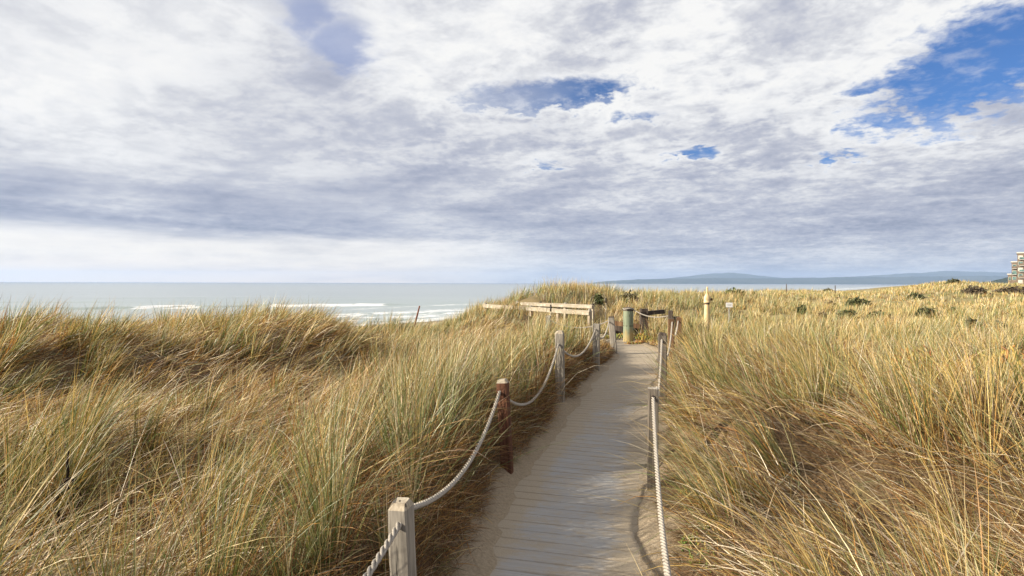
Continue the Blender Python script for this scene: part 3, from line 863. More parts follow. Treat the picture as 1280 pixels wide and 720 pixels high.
# stands of grass seen in the dunes: x, y, rx, ry, height, green, gold, pale, lean (x, y), flattened
ZONES = [(-1.15, 3.3, .75, 1.3, .36, .75, .25, -.1, .10, .05, 0),
         (-.55, 5.6, .60, 1.3, .26, .45, .40, -.2, .12, .0, 0),
         (.15, 8.3, .75, 1.6, .20, .45, .10, -.1, .15, .0, 0),
         (1.2, 11.5, .8, 1.8, .10, .30, .10, 0, .2, .0, 0),
         (-2.0, 2.35, .65, .55, -.05, -.1, .0, .8, .55, -.1, .2),
         (-2.35, 2.85, .65, .55, -.50, -.4, .1, .5, .35, -.1, .55),
         (-1.3, 1.6, .4, .35, -.15, .8, -.2, .2, .25, .0, 0),
         (-2.2, 5.3, 1.1, .8, -.30, -.2, .2, .45, .35, .0, .45),
         (-4.6, 5.0, 1.3, .7, -.10, .75, -.2, .0, .1, .0, .1),
         (-6.2, 8.3, 1.6, 1.0, .15, -.2, .45, .2, .5, .0, .15),
         (-4.2, 7.2, 1.5, .6, -.55, -.5, .1, .2, .3, .0, .9),
         (-1.7, 10.2, 1.6, 1.0, -.45, .1, .2, .1, .2, .0, .3),
         (-6.0, 11.5, 1.6, 1.2, .30, .6, .0, -.1, .55, .0, 0),
         (-3.6, 12.0, 1.3, 1.3, .25, .4, .1, .0, .9, .0, .1),
         (-3.8, 9.3, 1.6, .8, -.30, -.1, .1, .45, .4, .0, .6),
         (-1.3, 8.0, 1.3, 1.7, .10, .0, .75, .1, .22, .0, 0),
         (-1.0, 13.5, 2.2, 2.5, -.05, .15, .35, .2, .25, .0, 0),
         (1.95, 5.2, .70, 1.0, .22, .35, .0, .15, -.60, .1, 0),
         (1.55, 3.9, .45, .6, -.1, .25, .0, .4, -.45, .0, .1),
         (2.45, 3.75, .60, .60, -.50, -.4, .1, .35, -.4, .0, .95),
         (3.9, 4.9, .75, .7, .30, .45, .0, -.1, .12, .0, 0),
         (2.2, 2.55, 1.2, .45, -.45, -.3, .1, .35, -.6, .0, .9),
         (1.2, 2.45, .30, .40, -.05, .75, .0, .1, -.1, .0, 0),
         (3.0, 7.0, 1.2, 1.2, .12, .05, .05, .3, -.35, .1, 0),
         (5.2, 9.0, 1.6, 1.0, -.25, -.3, .1, .8, -.4, .1, .5),
         (5.6, 6.6, 1.0, .8, .2, .35, .0, .0, -.2, .0, 0),
         (7.3, 8.3, 1.5, .6, -.6, .0, .2, .0, .0, .0, .95)]
def zones(x, y):
    out = np.zeros((7, len(x)))
    for (cx, cy, rx, ry, *v) in ZONES:
        g_ = np.exp(-(((x - cx) / rx)**2 + ((y - cy) / ry)**2))
        for i, q in enumerate(v): out[i] += g_ * q
    return out

def wind(x, y, s):
    """mean lean (x, y) of the grass"""
    k = smooth(9, 20, np.hypot(x, y))
    bx = np.where(s < 0, .22, -.22) * (1 - k) + k * np.where(s < 0, .25, .10)
    by = .05 * np.ones_like(bx)
    bx = bx + .40 * fbm(x / 1.7 + 20, y / 1.7, 3); by = by + .30 * fbm(x / 1.7 + 60, y / 1.7 + 7, 3)
    return bx, by

def sightline_gap(x, y, wide=.13, reach=.95):
    """bare, trodden patch on the walkers' side of each left-hand post"""
    out = np.zeros(len(x), bool)
    for (qx, qy) in (L1, L2, L3, L4):
        L_ = math.hypot(qx, qy); ux_, uy_ = qx / L_, qy / L_
        al = (qx - x) * ux_ + (qy - y) * uy_; la = np.abs((x - qx) * uy_ - (y - qy) * ux_)
        out |= (al > -.06) & (al < reach) & (la < wide)
    return out
chunks = []
def add_chunk(*a): chunks.append(a)

def tufts(d0, d1, tuft_dens, blades, Lm, wmin, wk, nseg, spread, amax=54):
    x, y = sample_area(d0, d1, tuft_dens, amax)
    s = path_s(x, y); c = coast(x, y); r = np.hypot(x, y)
    keepL = (s < 0) & (s < -(.82 + .12 * noise(x * 1.1, y * 1.1)))
    keepR = (s > 0) & (s > (.78 + .14 * noise(x * 1.1 + 9, y * 1.1)))
    keep = (keepL | keepR) & (c > 61 + 3 * noise(x / 3, y / 3)) & (r > np.where(s > 0, 1.75, 1.0))
    keep &= ~sightline_gap(x, y, .26)
    zn = zones(x, y)
    cov = fbm(x / 1.3 + 50, y / 1.3, 3)
    keep &= rng.random(len(x)) < np.maximum(np.clip(np.maximum(.85 + 1.5 * cov, .8 * smooth(10, 15, r)), .25, 1) * np.clip(1 - .75 * zn[6], .12, 1), ((s > -1.7) & (s < 0)) * .9)
    x, y, s, r, c = (v[keep] for v in (x, y, s, r, c)); zn = zn[:, keep]
    n_ = len(x)
    hum = fbm(x / 1.6 + 11, y / 1.6 + 31, 3)
    hscale = np.clip(1 + 1.1 * hum + zn[0], .32, 1.6) * rng.uniform(.72, 1.18, n_)
    hscale *= np.where((s > 0) & (s < 1.2), .75, 1)
    hscale = np.where((s < 0) & (s > -2.1) & (y < 11), np.maximum(hscale, 1.0) * np.where(s > -1.0, .62, 1.12), hscale)
    hscale *= 1 - .24 * smooth(-1.9, -2.8, x) * smooth(3.2, 4.5, r) * smooth(12, 10, r)
    hscale *= 1 + (.02 * smooth(12.5, 14.5, r) * smooth(.2, 1.2, x) - .22 * smooth(10, 13, r) * smooth(1.0, .2, x) * (x > -2.5)) * smooth(26, 22, r) * (x < 3.2)
    greenish = 2.0 * fbm(x / 1.5 + 70, y / 1.5, 3) + zn[1] - .10 * smooth(14, 40, r) + rng.normal(0, .34, n_)
    bigc = smooth(12, 25, r)
    greenish = greenish + bigc * 1.6 * fbm(x / 7 + 9, y / 9, 3)
    goldish = 1.9 * fbm(x / 1.2 + 7, y / 1.2 + 90, 3) + zn[2] + rng.normal(0, .34, n_)
    paleish = 1.8 * fbm(x / 1.4 + 37, y / 1.4 + 50, 3) + zn[3] + rng.normal(0, .34, n_)
    wx, wy = wind(x, y, s); wx = wx + zn[4]; wy = wy + zn[5]
    bank = smooth(-1.7, -1.1, s) * (s < 0); wx = wx * (1 - bank) - .06 * bank
    per = rng.poisson(blades * rng.uniform(.5, 1.5, n_)).clip(3, None)
    ti = np.repeat(np.arange(n_), per); nb = len(ti)
    rad = spread * hscale[ti]
    ra = rng.uniform(0, 2 * math.pi, nb); rrad = np.abs(rng.normal(0, .8, nb)) * rad
    bx_ = x[ti] + np.cos(ra) * rrad; by_ = y[ti] + np.sin(ra) * rrad
    bz_ = terrain(bx_, by_, False) - .02
    spl = rng.uniform(.14, .46, n_)[ti]
    sx = np.cos(ra) * rrad / spread * spl + wx[ti] + rng.normal(0, .13, nb)
    sy = np.sin(ra) * rrad / spread * spl + wy[ti] + rng.normal(0, .13, nb)
    phi = np.arctan2(sy, sx); mag = np.hypot(sx, sy)
    dead = rng.random(nb) < np.clip(.14 - .2 * greenish[ti] + .3 * zn[6][ti], .04, .6)
    th0 = np.clip(mag * .70, .02, 1.15) + np.where(dead, rng.uniform(0, .6, nb), 0)
    kap = rng.gamma(1.6, .22, nb) * (1 + 1.2 * mag) + np.where(dead, .6, 0)
    L = Lm * hscale[ti] * rng.uniform(.5, 1.15, nb) * np.where(dead, .85, 1)
    L = np.minimum(L, 1.02)
    dist = np.hypot(bx_, by_)
    w = np.maximum(wmin * rng.uniform(.55, 1.5, nb), wk * dist * rng.uniform(.7, 1.3, nb))
    gp = np.zeros((nb, 6))
    g_ = np.clip(.92 + 1.15 * greenish[ti], 0.08, 2.2); go = np.clip(.32 + 1.0 * goldish[ti], .03, 1.4); pa = np.clip(.25 + .9 * paleish[ti], .02, 1.3)
    gp[:, 0] = .42; gp[:, 1] = .42 * go; gp[:, 2] = .46 * g_; gp[:, 3] = .40 * g_; gp[:, 4] = .42 * pa; gp[:, 5] = .14 + .12 * go
    rgt = (s[ti] > 0)
    gp[:, 0] *= np.where(rgt, 1.35, 1); gp[:, 1] *= np.where(rgt, .65, 1.0)
    fr = smooth(10, 40, r[ti])
    gp[:, 0] *= 1 + .5 * fr; gp[:, 4] *= 1 - .5 * fr; gp[:, 1] *= 1 - .4 * fr; gp[:, 3] *= 1 + .5 * fr
    gp[dead] = np.array([.40, .3, 0, .05, .4, .5])
    old = rng.random(nb) < .17
    gp[old] = np.array([.06, .2, .04, 0, .0, .9]); L[old] *= .48
    col, g = pick(gp, nb)
    tip = np.where((g == 2)[:, None] | (g == 3)[:, None], col * .75 + np.array([.50, .35, .14]) * .25, col * 1.05)
    add_chunk(*build_blades('', np.stack([bx_, by_, bz_], -1), L, w, phi, th0, kap, col, nseg, rng.uniform(-1.2, 1.2, nb), tip))
    return nb

tot = 0
tot += tufts(.9, 3.4, 12, 112, .80, .0036, .00105, 6, .070, 60)
tot += tufts(3.4, 6.5, 9.5, 108, .80, .0042, .00098, 5, .078)
tot += tufts(6.5, 12, 7, 74, .76, .006, .00092, 4, .10)
tot += tufts(12, 22, 6.5, 44, .70, .008, .00070, 3, .16, 50)
tot += tufts(22, 45, 3.8, 34, .60, .010, .00058, 3, .28, 47)
tot += tufts(45, 110, 1.5, 22, .52, .02, .00060, 3, .50, 46)
def join_chunks(name, label, cat):
    V = np.concatenate([c[0] for c in chunks]); off = np.cumsum([0] + [len(c[0]) for c in chunks])
    Q = np.concatenate([c[1] + o_ for c, o_ in zip(chunks, off)]); T = np.concatenate([c[2] + o_ for c, o_ in zip(chunks, off)])
    K = np.concatenate([c[3] for c in chunks])
    o = np_mesh(name, V, [Q, T], mgz, {'bladecol': K})
    chunks.clear()
    tag(o, label, cat, kind='stuff'); return o
join_chunks('dune_grass', 'tall wind-blown beach grass in green and straw tufts covering the dunes', 'grass')

# matted dead straw close to the ground
def thatch(d0, d1, dens, wmin, wk, Lm, nseg=4, bank=True, amax=54):
    x, y = sample_area(d0, d1, dens, amax)
    s = path_s(x, y); c = coast(x, y); r = np.hypot(x, y)
    e = np.abs(s) - (np.where(s < 0, .64 - .12 * smooth(4.6, 3.2, y), .66) + .10 * noise(x * 1.7, y * 1.7))
    p = smooth(-.03, .16, e)
    patch = fbm(x / 1.1 + 33, y / 1.1, 3)
    keep = (rng.random(len(x)) < p * np.clip(.95 + .9 * patch, .35, 1)) & (c > 60) & ~sightline_gap(x, y, .16)
    x, y, s, r = x[keep], y[keep], s[keep], r[keep]; nb = len(x)
    z = terrain(x, y, False) + rng.uniform(-.01, .16, nb) * smooth(.62, 1.0, np.abs(s))
    wx, wy = wind(x, y, s); zn = zones(x, y); wx = wx + zn[4]; wy = wy + zn[5]
    onbank = (s < 0) & (s > -1.7)
    phi = np.where(onbank, -.25, np.arctan2(wy, wx)) + rng.normal(0, .75, nb)
    th0 = rng.uniform(.75, 1.45, nb); kap = rng.uniform(-.1, .9, nb)
    L = Lm * rng.uniform(.4, 1.1, nb) * np.where(np.abs(s) < .95, .45, 1)
    w = np.maximum(wmin * rng.uniform(.7, 1.3, nb), wk * r)
    gp = np.tile(np.array([.28, .26, .03, .06, .24, .75]), (nb, 1)); gp[:, 4] += .45 * zn[3].clip(0, 1)
    gp[rng.random(nb) < .12] = np.array([.2, .1, 0, 0, .9, 0])
    gp[onbank] = np.array([.10, .34, .05, .04, .05, .75])
    col, g = pick(gp, nb)
    add_chunk(*build_blades('', np.stack([x, y, z], -1), L, w, phi, th0, kap, col, nseg, rng.uniform(-1, 1, nb)))
    return nb
tt = thatch(.9, 4.5, 900, .0050, .0013, .55, amax=60)
tt += thatch(4.5, 9, 640, .0045, .0010, .50)
tt += thatch(9, 18, 330, .007, .0009, .52, 3)
def bank_thatch():
    m = 52000
    a_ = rng.uniform(PARC[0], PARC[-1], m); px_ = np.interp(a_, PARC, PATH[:, 0]); py_ = np.interp(a_, PARC, PATH[:, 1])
    tx = np.interp(a_, PARC, PT[:, 0]); ty = np.interp(a_, PARC, PT[:, 1])
    off = -(rng.triangular(.63, .78, 1.4, m) - .12 * smooth(4.6, 3.2, py_))
    x = px_ + ty * off; y = py_ - tx * off
    ok = (y > 1.0) & (y < 15) & ~sightline_gap(x, y, .11); x, y, off = x[ok], y[ok], off[ok]; nb = len(x)
    s = path_s(x, y); r = np.hypot(x, y)
    z = terrain(x, y, False) - .01
    phi = rng.normal(-.25, 1.3, nb); th0 = rng.uniform(.25, 1.35, nb); kap = rng.uniform(.2, 1.5, nb)
    L = rng.uniform(.12, .42, nb) * smooth(.54, .88, -s + .12 * smooth(4.6, 3.2, y))
    w = np.maximum(.0032 * rng.uniform(.6, 1.4, nb), .0009 * r)
    gp = np.tile(np.array([.10, .26, .06, .05, .05, .95]), (nb, 1))
    col, g = pick(gp, nb)
    add_chunk(*build_blades('', np.stack([x, y, z], -1), L, w, phi, th0, kap, col, 4, rng.uniform(-1, 1, nb)))
    return nb
tt += bank_thatch()
join_chunks('dry_thatch', 'matted dead straw lying flat at the feet of the grass tufts', 'straw')
print('BLADES', tot, tt)

# ------------------------------------------------------------------ ice plant mats
mi_, nt = new_mat('succulent'); n = N(nt)
pb = n.bsdf(n.attr('leafcol', 'Color'), .45, .4); n.out(pb)
def ice_mat(name, spots, label):
    Vs, Qs, Ks = [], [], []; off = 0
    for (cx, cy, rx, ry, cnt, hh, pal, sz) in spots:
        a = rng.uniform(0, 2 * np.pi, cnt); q = np.sqrt(rng.random(cnt))
        x = cx + np.cos(a) * q * rx; y = cy + np.sin(a) * q * ry
        hump = np.sqrt(np.clip(1 - q**2, 0, 1)) * hh * (.6 + .6 * (.5 + fbm(x * 3, y * 3, 2)))
        z = terrain(x, y, False) + hump * rng.uniform(.5, 1, cnt)
        L = sz * rng.uniform(.7, 1.3, cnt); wd_ = L * .16
        phi = rng.uniform(0, 2 * np.pi, cnt); th = rng.uniform(.1, 1.2, cnt)
        d = np.stack([np.sin(th) * np.cos(phi), np.sin(th) * np.sin(phi), np.cos(th)], -1)
        s1 = np.stack([-np.sin(phi), np.cos(phi), 0 * phi], -1); s2 = np.cross(d, s1)
        root = np.stack([x, y, z - .01], -1)
        vv = np.empty((cnt, 7, 3))
        for k in range(3):
            e = math.cos(2 * math.pi * k / 3) * s1 + math.sin(2 * math.pi * k / 3) * s2
            vv[:, k] = root + e * wd_[:, None] * .7; vv[:, 3 + k] = root + d * (L * .6)[:, None] + e * wd_[:, None]
        vv[:, 6] = root + d * L[:, None]
        b = np.arange(cnt)[:, None] * 7 + off
        F_ = []
        for k in range(3):
            k2 = (k + 1) % 3
            F_.append(np.concatenate([b + k, b + k2, b + 3 + k2], 1)); F_.append(np.concatenate([b + k, b + 3 + k2, b + 3 + k], 1)); F_.append(np.concatenate([b + 3 + k, b + 3 + k2, b + 6], 1))
        pal = np.array(pal); c = pal[rng.integers(0, len(pal), cnt)] * rng.uniform(.8, 1.2, (cnt, 1))
        Vs.append(vv.reshape(-1, 3)); Qs += F_; Ks.append(np.repeat(c, 7, 0)); off += cnt * 7
    o = np_mesh(name, np.concatenate(Vs), [np.concatenate(Qs)], mi_, {'leafcol': np.concatenate(Ks)})
    tag(o, label, 'ground cover', kind='stuff'); return o
GRN = [(.10, .15, .03), (.16, .19, .04), (.07, .11, .025), (.28, .22, .05)]
ORG = [(.33, .16, .035), (.33, .22, .05), (.24, .10, .03), (.20, .19, .05), (.40, .28, .07)]
YEL = [(.34, .27, .04), (.20, .22, .05), (.40, .22, .05), (.12, .15, .04)]
sp = [(px2(822, 17.2), 17.2, .55, .5, 420, .34, GRN, .10), (px2(812, 16.6), 16.7, .4, .35, 260, .22, YEL, .09), (px2(796, 16.1), 16.1, .32, .14, 160, .07, ORG, .08), (px2(825, 16.0), 15.9, .3, .4, 200, .15, ORG, .09), (px2(770, 17.5), 17.6, .4, .3, 160, .15, YEL, .09)]
sp += [(1.38, 4.2, .10, .22, 90, .12, YEL, .05), (1.12, 3.35, .07, .25, 70, .12, GRN, .045), (1.36, 3.6, .10, .2, 60, .1, YEL, .045)]
sp += [(px2(px, d), d, rx, .6, 300, .50, ORG, .12) for px, d, rx in ((1215, 8.6, .7), (1255, 8.2, .6), (1290, 7.6, .6), (1180, 9.3, .5), (1150, 9.8, .4))]
ice_mat('ice_plant', sp, 'orange and green succulent mats growing low among the grass')

# ------------------------------------------------------------------ dark shrubs on the far dunes
msb, nt = new_mat('shrub_leaves'); n = N(nt)
n.out(n.bsdf(n.attr('leafcol', 'Color'), .7, .2))
SH = [(1002, 386, 40, 9.5, 5.5, (.055, .06, .025), 'dark green shrub, roundest one above the middle of the right dune'),
      (1038, 380, 52, 15, 6, (.07, .055, .03), 'broad brownish shrub, second in the row nearest the bay'),
      (1072, 376, 55, 22, 8, (.06, .065, .028), 'largest dark green shrub just below the patch of white surf'),
      (1028, 394, 34, 13, 6, (.085, .055, .03), 'reddish brown shrub nearest the small white sign on the right slope'),
      (1060, 391, 36, 20, 7, (.05, .058, .024), 'dark shrub in the centre of the right dune slope'),
      (1100, 392, 35, 26, 6, (.075, .085, .035), 'wide olive green shrub beside the dark central one'),
      (1158, 386, 40, 22, 5, (.055, .06, .026), 'flat dark shrub halfway up the open right slope'),
      (1192, 386, 40, 12, 4, (.06, .065, .028), 'small dark shrub right of the flat one'),
      (1214, 401, 30, 14, 4, (.075, .07, .035), 'low brown shrub beneath the rest on the right slope'),
      (1252, 407, 26, 18, 6, (.085, .085, .045), 'grey green shrub lowest on the right slope'),
      (1145, 368, 62, 16, 4, (.065, .07, .03), 'small shrub high on the slope below the dune crest'),
      (1218, 363, 66, 22, 8, (.065, .05, .032), 'brown shrub in the dip below the apartment building'),
      (1266, 362, 66, 34, 9, (.06, .045, .03), 'long dark brown thicket at the foot of the apartment building'),
      (1192, 351, 86, 14, 4, (.06, .06, .03), 'dark shrub on the very top of the dune crest'),
      (1035, 363, 70, 14, 4, (.07, .065, .03), 'thin dark shrub on the skyline left of the surf patch'),
      (917, 366, 40, 22, 10, (.075, .085, .03), 'dense green mound behind the small white sign'),
      (786, 370, 34, 20, 7, (.085, .075, .04), 'dull brown shrub on the dune directly above the green bollard'),
      (748, 371, 27, 9, 4, (.075, .085, .035), 'dark green shrub between the railings and the hump of grass')]
for (px, py, d, wpx, hpx, colr_, lab) in SH:
    dm = np.linspace(14, 110, 960); tz = terrain(px2(px, dm), dm, False) + .32
    hit = np.nonzero(tz >= zpx(py, dm))[0]
    d = float(dm[hit[0]]) if len(hit) else d
    x = px2(px, d); z0 = gz(x, d)
    rx = wpx / F * d / 2 * 1.3; hz = .42 + hpx / F * d * .6
    cnt = 520
    u = rng.uniform(0, 2 * np.pi, cnt); q = rng.random(cnt)**.45
    el = np.arccos(rng.uniform(0, 1, cnt))
    lob = 1 + .28 * noise(np.cos(u) * 1.7 + px, np.sin(u) * 1.7 + np.cos(el) * 2) 
    lx = np.sin(el) * np.cos(u) * rx * q * lob; ly = np.sin(el) * np.sin(u) * rx * .8 * q * lob; lz = np.cos(el) * hz * q * lob
    sz = (.0021 * d + .03) * rng.uniform(.6, 1.4, cnt)
    dv = rng.normal(0, 1, (cnt, 3)); dv[:, 2] = np.abs(dv[:, 2]) * .8; dv /= np.linalg.norm(dv, axis=1)[:, None]
    ev = np.cross(dv, rng.normal(0, 1, (cnt, 3))); ev /= np.linalg.norm(ev, axis=1)[:, None]
    ctr = np.stack([lx, ly, lz - .1], -1)
    vv = np.stack([ctr - dv * sz[:, None], ctr + ev * sz[:, None] * .55, ctr + dv * sz[:, None] * 1.2, ctr - ev * sz[:, None] * .55], 1).reshape(-1, 3)
    qd = np.arange(cnt * 4).reshape(-1, 4)
    kc = np.repeat(np.array(colr_) * 1.25 * rng.uniform(.55, 1.6, (cnt, 1)), 4, 0)
    root = empty('shrub', (x, d, z0)); tag(root, lab, 'shrub', 'dark shrubs scattered over the dunes')
    o = np_mesh('foliage', vv, [qd], msb, {'leafcol': kc}); o.parent = root
    bm = bmesh.new()
    for k in range(4):
        a = k * 1.6 + px
        add_tube(bm, [(0, 0, -.15), (math.cos(a) * rx * .2, math.sin(a) * rx * .2, hz * .35), (math.cos(a) * rx * .5, math.sin(a) * rx * .4, hz * .75)], [.05, .03, .012], 5)
    obj('stems', bm, M['bark_dark'], root)

# ------------------------------------------------------------------ haze
HAZE = True
if HAZE:
    bm = bmesh.new(); add_box(bm, 0, 0, 142.5, 33000, 33000, 315 )
    mz, nt = new_mat('haze_air')
    pv_ = nt.nodes.new('ShaderNodeVolumePrincipled'); pv_.inputs['Color'].default_value = (.50, .68, 1.0, 1); pv_.inputs['Density'].default_value = 7.5e-5; pv_.inputs['Anisotropy'].default_value = .1
    oo = nt.nodes.new('ShaderNodeOutputMaterial'); nt.links.new(pv_.outputs[0], oo.inputs['Volume'])
    o = obj('haze', bm, mz); tag(o, 'thin pale sea haze over the bay and dunes', 'haze', kind='stuff')

# ------------------------------------------------------------------ light
SUN_EL, SUN_AZ = R(23), R(-103)      # azimuth measured clockwise from the view direction (+Y): low light from the left
sd = Vector((math.cos(SUN_EL) * math.sin(SUN_AZ), math.cos(SUN_EL) * math.cos(SUN_AZ), math.sin(SUN_EL)))
sl = bpy.data.lights.new('sun', 'SUN'); sl.energy = 5.0; sl.angle = R(.6); sl.color = (1.0, .905, .745)
so = bpy.data.objects.new('sun', sl); C.objects.link(so)
so.rotation_euler = (-sd).to_track_quat('-Z', 'Y').to_euler(); so.location = (-30, -10, 40)

W = bpy.data.worlds.new('World'); sc.world = W; W.use_nodes = True
nt = W.node_tree
for q in list(nt.nodes): nt.nodes.remove(q)
n = N(nt)
sky = n.node('ShaderNodeTexSky', sky_type='NISHITA'); sky.sun_disc = False
sky.sun_elevation = SUN_EL; sky.sun_rotation = SUN_AZ; sky.air_density = 1.0; sky.dust_density = .3; sky.ozone_density = 3.0
dirv = n.coords('Generated')
nv = n.node('ShaderNodeVectorMath', operation='NORMALIZE'); n.put(nv.inputs[0], dirv)
dx, dy, dz = n.sep(nv.outputs[0])
azm = n.math('ARCTAN2', dx, dy); ele = n.math('ARCSINE', dz)
zc = n.add(n.math('MAXIMUM', dz, 0.0), .16)
qx = n.math('DIVIDE', dx, zc); qy = n.math('DIVIDE', dy, zc)
q3 = n.xyz(qx, qy, 0.0)
qr = n.mapv(q3, (1, 1, 1), (0, 0, R(28)))
big = n.noise(n.mapv(qr, (.6, .8, 1)), 1.25, 7, .56, .5)
med = n.noise(n.mapv(qr, (.9, 1.1, 1)), 2.9, 8, .62, .35)
fine = n.noise(n.mapv(qr, (1.0, 1.0, 1)), 11.0, 6, .62, .2)
streak = n.noise(n.xyz(n.mul(azm, 1.5), n.mul(n.add(ele, n.mul(azm, .03)), 15.0), 3.1), 1.0, 7, .58, .6)
streak2 = n.noise(n.xyz(n.mul(azm, 4.0), n.mul(ele, 60.0), 9.1), 1.0, 5, .55, .2)

mass = n.noise(n.mapv(n.xyz(n.add(azm, n.mul(ele, .8)), n.mul(ele, 2.1), 7.7), (1, 1, 1)), 4.2, 6, .52, .5)

def ae(px, py):
    a = math.atan((px - 640) / F); e = math.atan((HY - py) / F * math.cos(a)); return a, e
def blob(px, py, wx, wy, rot=0.0, amp=1.0):
    a0, e0 = ae(px, py); sa = wx / F * math.cos(a0)**2; se = wy / F
    wa_ = n.add(azm, n.mul(n.sub(med, .5), .16)); we_ = n.add(ele, n.mul(n.sub(fine, .5), .055))
    da = n.sub(wa_, a0); de = n.sub(we_, e0)
    cr_, sr_ = math.cos(rot), math.sin(rot)
    u = n.math('DIVIDE', n.add(n.mul(da, cr_), n.mul(de, sr_)), sa); v = n.math('DIVIDE', n.sub(n.mul(de, cr_), n.mul(da, sr_)), se)
    r2 = n.add(n.mul(u, u), n.mul(v, v))
    return n.mul(n.math('EXPONENT', n.mul(r2, -1.0)), amp)
holes = None
for args in [(680, 120, 112, 20, 0.06, 1.1), (752, 113, 40, 15, 0, .85), (800, 147, 40, 11, .0, .62), (1220, 82, 150, 42, .34, 1.25), (1280, 45, 70, 32, .3, 1.0), (1090, 110, 45, 12, .1, .7),
             (874, 190, 26, 8, 0, .85), (1045, 195, 32, 8, 0, .8), (685, 205, 35, 8, 0, .5), (1180, 170, 70, 12, .1, .42), (1250, 150, 60, 14, .2, .45)]:
    b = blob(*args); holes = b if holes is None else n.math('MAXIMUM', holes, b)
tiny = n.noise(n.mapv(qr, (1.0, .8, 1)), 27.0, 5, .6, .3)
brk = n.add(n.mul(n.sub(fine, .5), 1.3), n.add(n.mul(n.sub(med, .5), 1.0), n.mul(n.sub(tiny, .5), .6)))
blue = n.sstep(n.add(holes, brk), .30, .76)
veil = n.math('MAXIMUM', blob(380, 18, 48, 40, -.4, .85), blob(418, 62, 44, 32, .0, 1.05))
veil = n.math('MAXIMUM', veil, blob(640, 118, 60, 22, 0, .45))
veil = n.sstep(n.add(veil, n.add(n.mul(n.sub(fine, .5), 1.0), n.mul(n.sub(mass, .5), 1.2))), .20, 1.0, 0, .75)
blue = n.mul(blue, n.sub(1.0, n.add(blob(625, 125, 70, 24, 0, .55), n.mul(n.sstep(fine, .45, .7), .30))))

# cloud tone: 0 dark slate .. 1 white
ew = n.add(ele, n.add(n.mul(n.sub(streak, .5), .085), n.mul(n.sub(big, .5), .05)))
# left profile and right profile over elevation (rad, 0..0.5)
e01 = n.lin(ew, 0, .5)
def g_(v): return (v, v, v)
profL = n.ramp(e01, [(.0, g_(.92)), (.07, g_(.95)), (.145, g_(.88)), (.19, g_(.32)), (.27, g_(.38)), (.36, g_(.56)), (.50, g_(.66)), (.66, g_(.66)), (.80, g_(.80)), (1, g_(.58))])
profR = n.ramp(e01, [(.0, g_(.50)), (.07, g_(.56)), (.13, g_(.42)), (.22, g_(.34)), (.34, g_(.50)), (.46, g_(.68)), (.62, g_(.76)), (.82, g_(.76)), (1, g_(.70))])
prof = n.mix(n.sstep(azm, -.22, .22), profL, profR)
c_ = lambda v: n.sub(v, .5)
upr = n.lin(azm, -.35, .35, 0, 1)
cells = n.node('ShaderNodeTexVoronoi', feature='SMOOTH_F1'); n.put(cells.inputs['Vector'], n.mapv(qr, (1, .8, 1))); cells.inputs['Scale'].default_value = 12.0; cells.inputs['Smoothness'].default_value = .6
cwarp = n.sub(.45, cells.outputs[0])
tone = n.add(n.sep(prof)[0], n.mul(c_(big), 1.0))
tone = n.add(tone, n.mul(c_(med), n.mul(n.lin(upr, 0, 1, .72, .95), n.lin(ele, .12, .40, .45, 1.0))))
tone = n.add(tone, n.mul(c_(mass), n.sstep(ele, .06, .16, .2, .75)))
tone = n.add(tone, n.mul(c_(fine), n.lin(upr, 0, 1, .18, .60)))
tone = n.add(tone, n.mul(c_(tiny), n.lin(upr, 0, 1, .10, .40)))
tone = n.add(tone, n.mul(n.mul(cwarp, upr), n.sstep(ele, .12, .25, 0, .16)))
puff = n.sub(n.sstep(n.add(med, n.mul(c_(fine), .35)), .40, .60), .5)
tone = n.add(tone, n.mul(n.mul(puff, n.lin(upr, 0, 1, .55, 1.0)), n.sstep(ele, .10, .25, .06, .24)))
low = n.sstep(ele, .27, .10)
tone = n.add(tone, n.mul(n.mul(n.sub(streak2, .5), .6), low))
tone = n.add(tone, n.mul(n.mul(n.sub(streak, .5), .50), low))
tone = n.add(tone, blob(40, 85, 190, 40, -.25, .26))
tone = n.add(tone, blob(560, 75, 130, 40, .3, .16))
tone = n.sub(tone, blob(520, 215, 90, 18, .1, .16))
tone = n.sub(tone, blob(240, 292, 260, 17, -.04, .22))
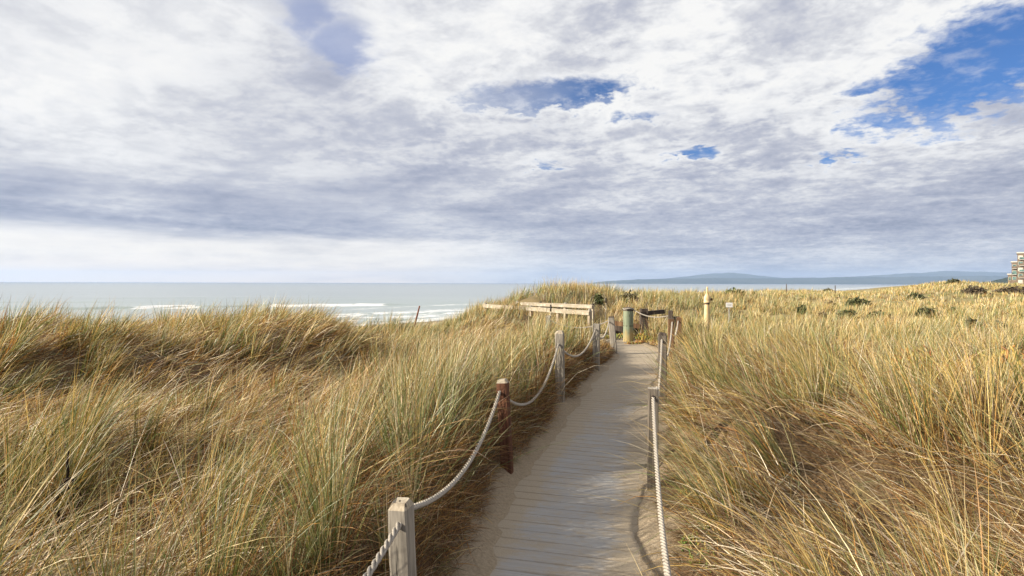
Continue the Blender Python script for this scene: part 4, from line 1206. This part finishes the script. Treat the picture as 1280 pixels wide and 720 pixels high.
# silver edges of the holes
rim = n.mul(n.sstep(holes, .1, .34), n.sstep(blue, .6, .0))
tone = n.add(tone, n.mul(rim, .14))
cl = n.ramp(tone, [(.05, lin((140, 148, 169))), (.26, lin((168, 173, 191))), (.46, lin((192, 195, 207))), (.64, lin((218, 219, 224))), (.84, lin((240, 240, 241))), (1, lin((250, 249, 247)))])
warm = n.mul(n.sstep(ele, .10, .03), n.sstep(azm, .12, -.30))
cl = n.mix(n.mul(n.sstep(ele, .045, .0), n.sstep(azm, .12, -.30)), cl, (1.25, 1.06, .84), 'MULTIPLY')
cl = n.mix(n.mul(warm, .9), cl, (1.24, 1.13, .97), 'MULTIPLY')
# everything at Nishita scale (world strength .1): cloud colours x 10
clx = n.mix(1.0, cl, (9.6, 9.6, 9.6), 'MULTIPLY')
skyc = n.mix(1.0, sky.outputs[0], (.42, .70, 1.10), 'MULTIPLY')
vc = n.mix(veil, clx, n.mix(.5, skyc, (4.2, 4.7, 7.0)))
fin = n.mix(blue, vc, skyc)
bg = n.node('ShaderNodeBackground'); n.put(bg.inputs[0], fin); bg.inputs[1].default_value = .05
wo = n.node('ShaderNodeOutputWorld'); nt.links.new(bg.outputs[0], wo.inputs[0])

# ------------------------------------------------------------------ camera
cam = bpy.data.cameras.new('camera'); cam.sensor_width = 36; cam.lens = 36 * F / 1280; cam.clip_start = .05; cam.clip_end = 60000
co_ = bpy.data.objects.new('camera', cam); C.objects.link(co_); co_.location = (0, 0, CAM_Z)
co_.rotation_euler = (R(90 - .52), R(.0), 0)
co_.rotation_euler.rotate_axis('Z', R(.15))
sc.camera = co_
sc.view_settings.view_transform = 'Standard'; sc.view_settings.look = 'None'; sc.view_settings.exposure = 1.07; sc.view_settings.gamma = 1.0
sc.view_settings.use_curve_mapping = False
sc.render.engine = 'CYCLES'
cy = sc.cycles
cy.max_bounces = 4; cy.diffuse_bounces = 2; cy.glossy_bounces = 2; cy.transmission_bounces = 2; cy.volume_bounces = 0; cy.transparent_max_bounces = 4
cy.use_denoising = True
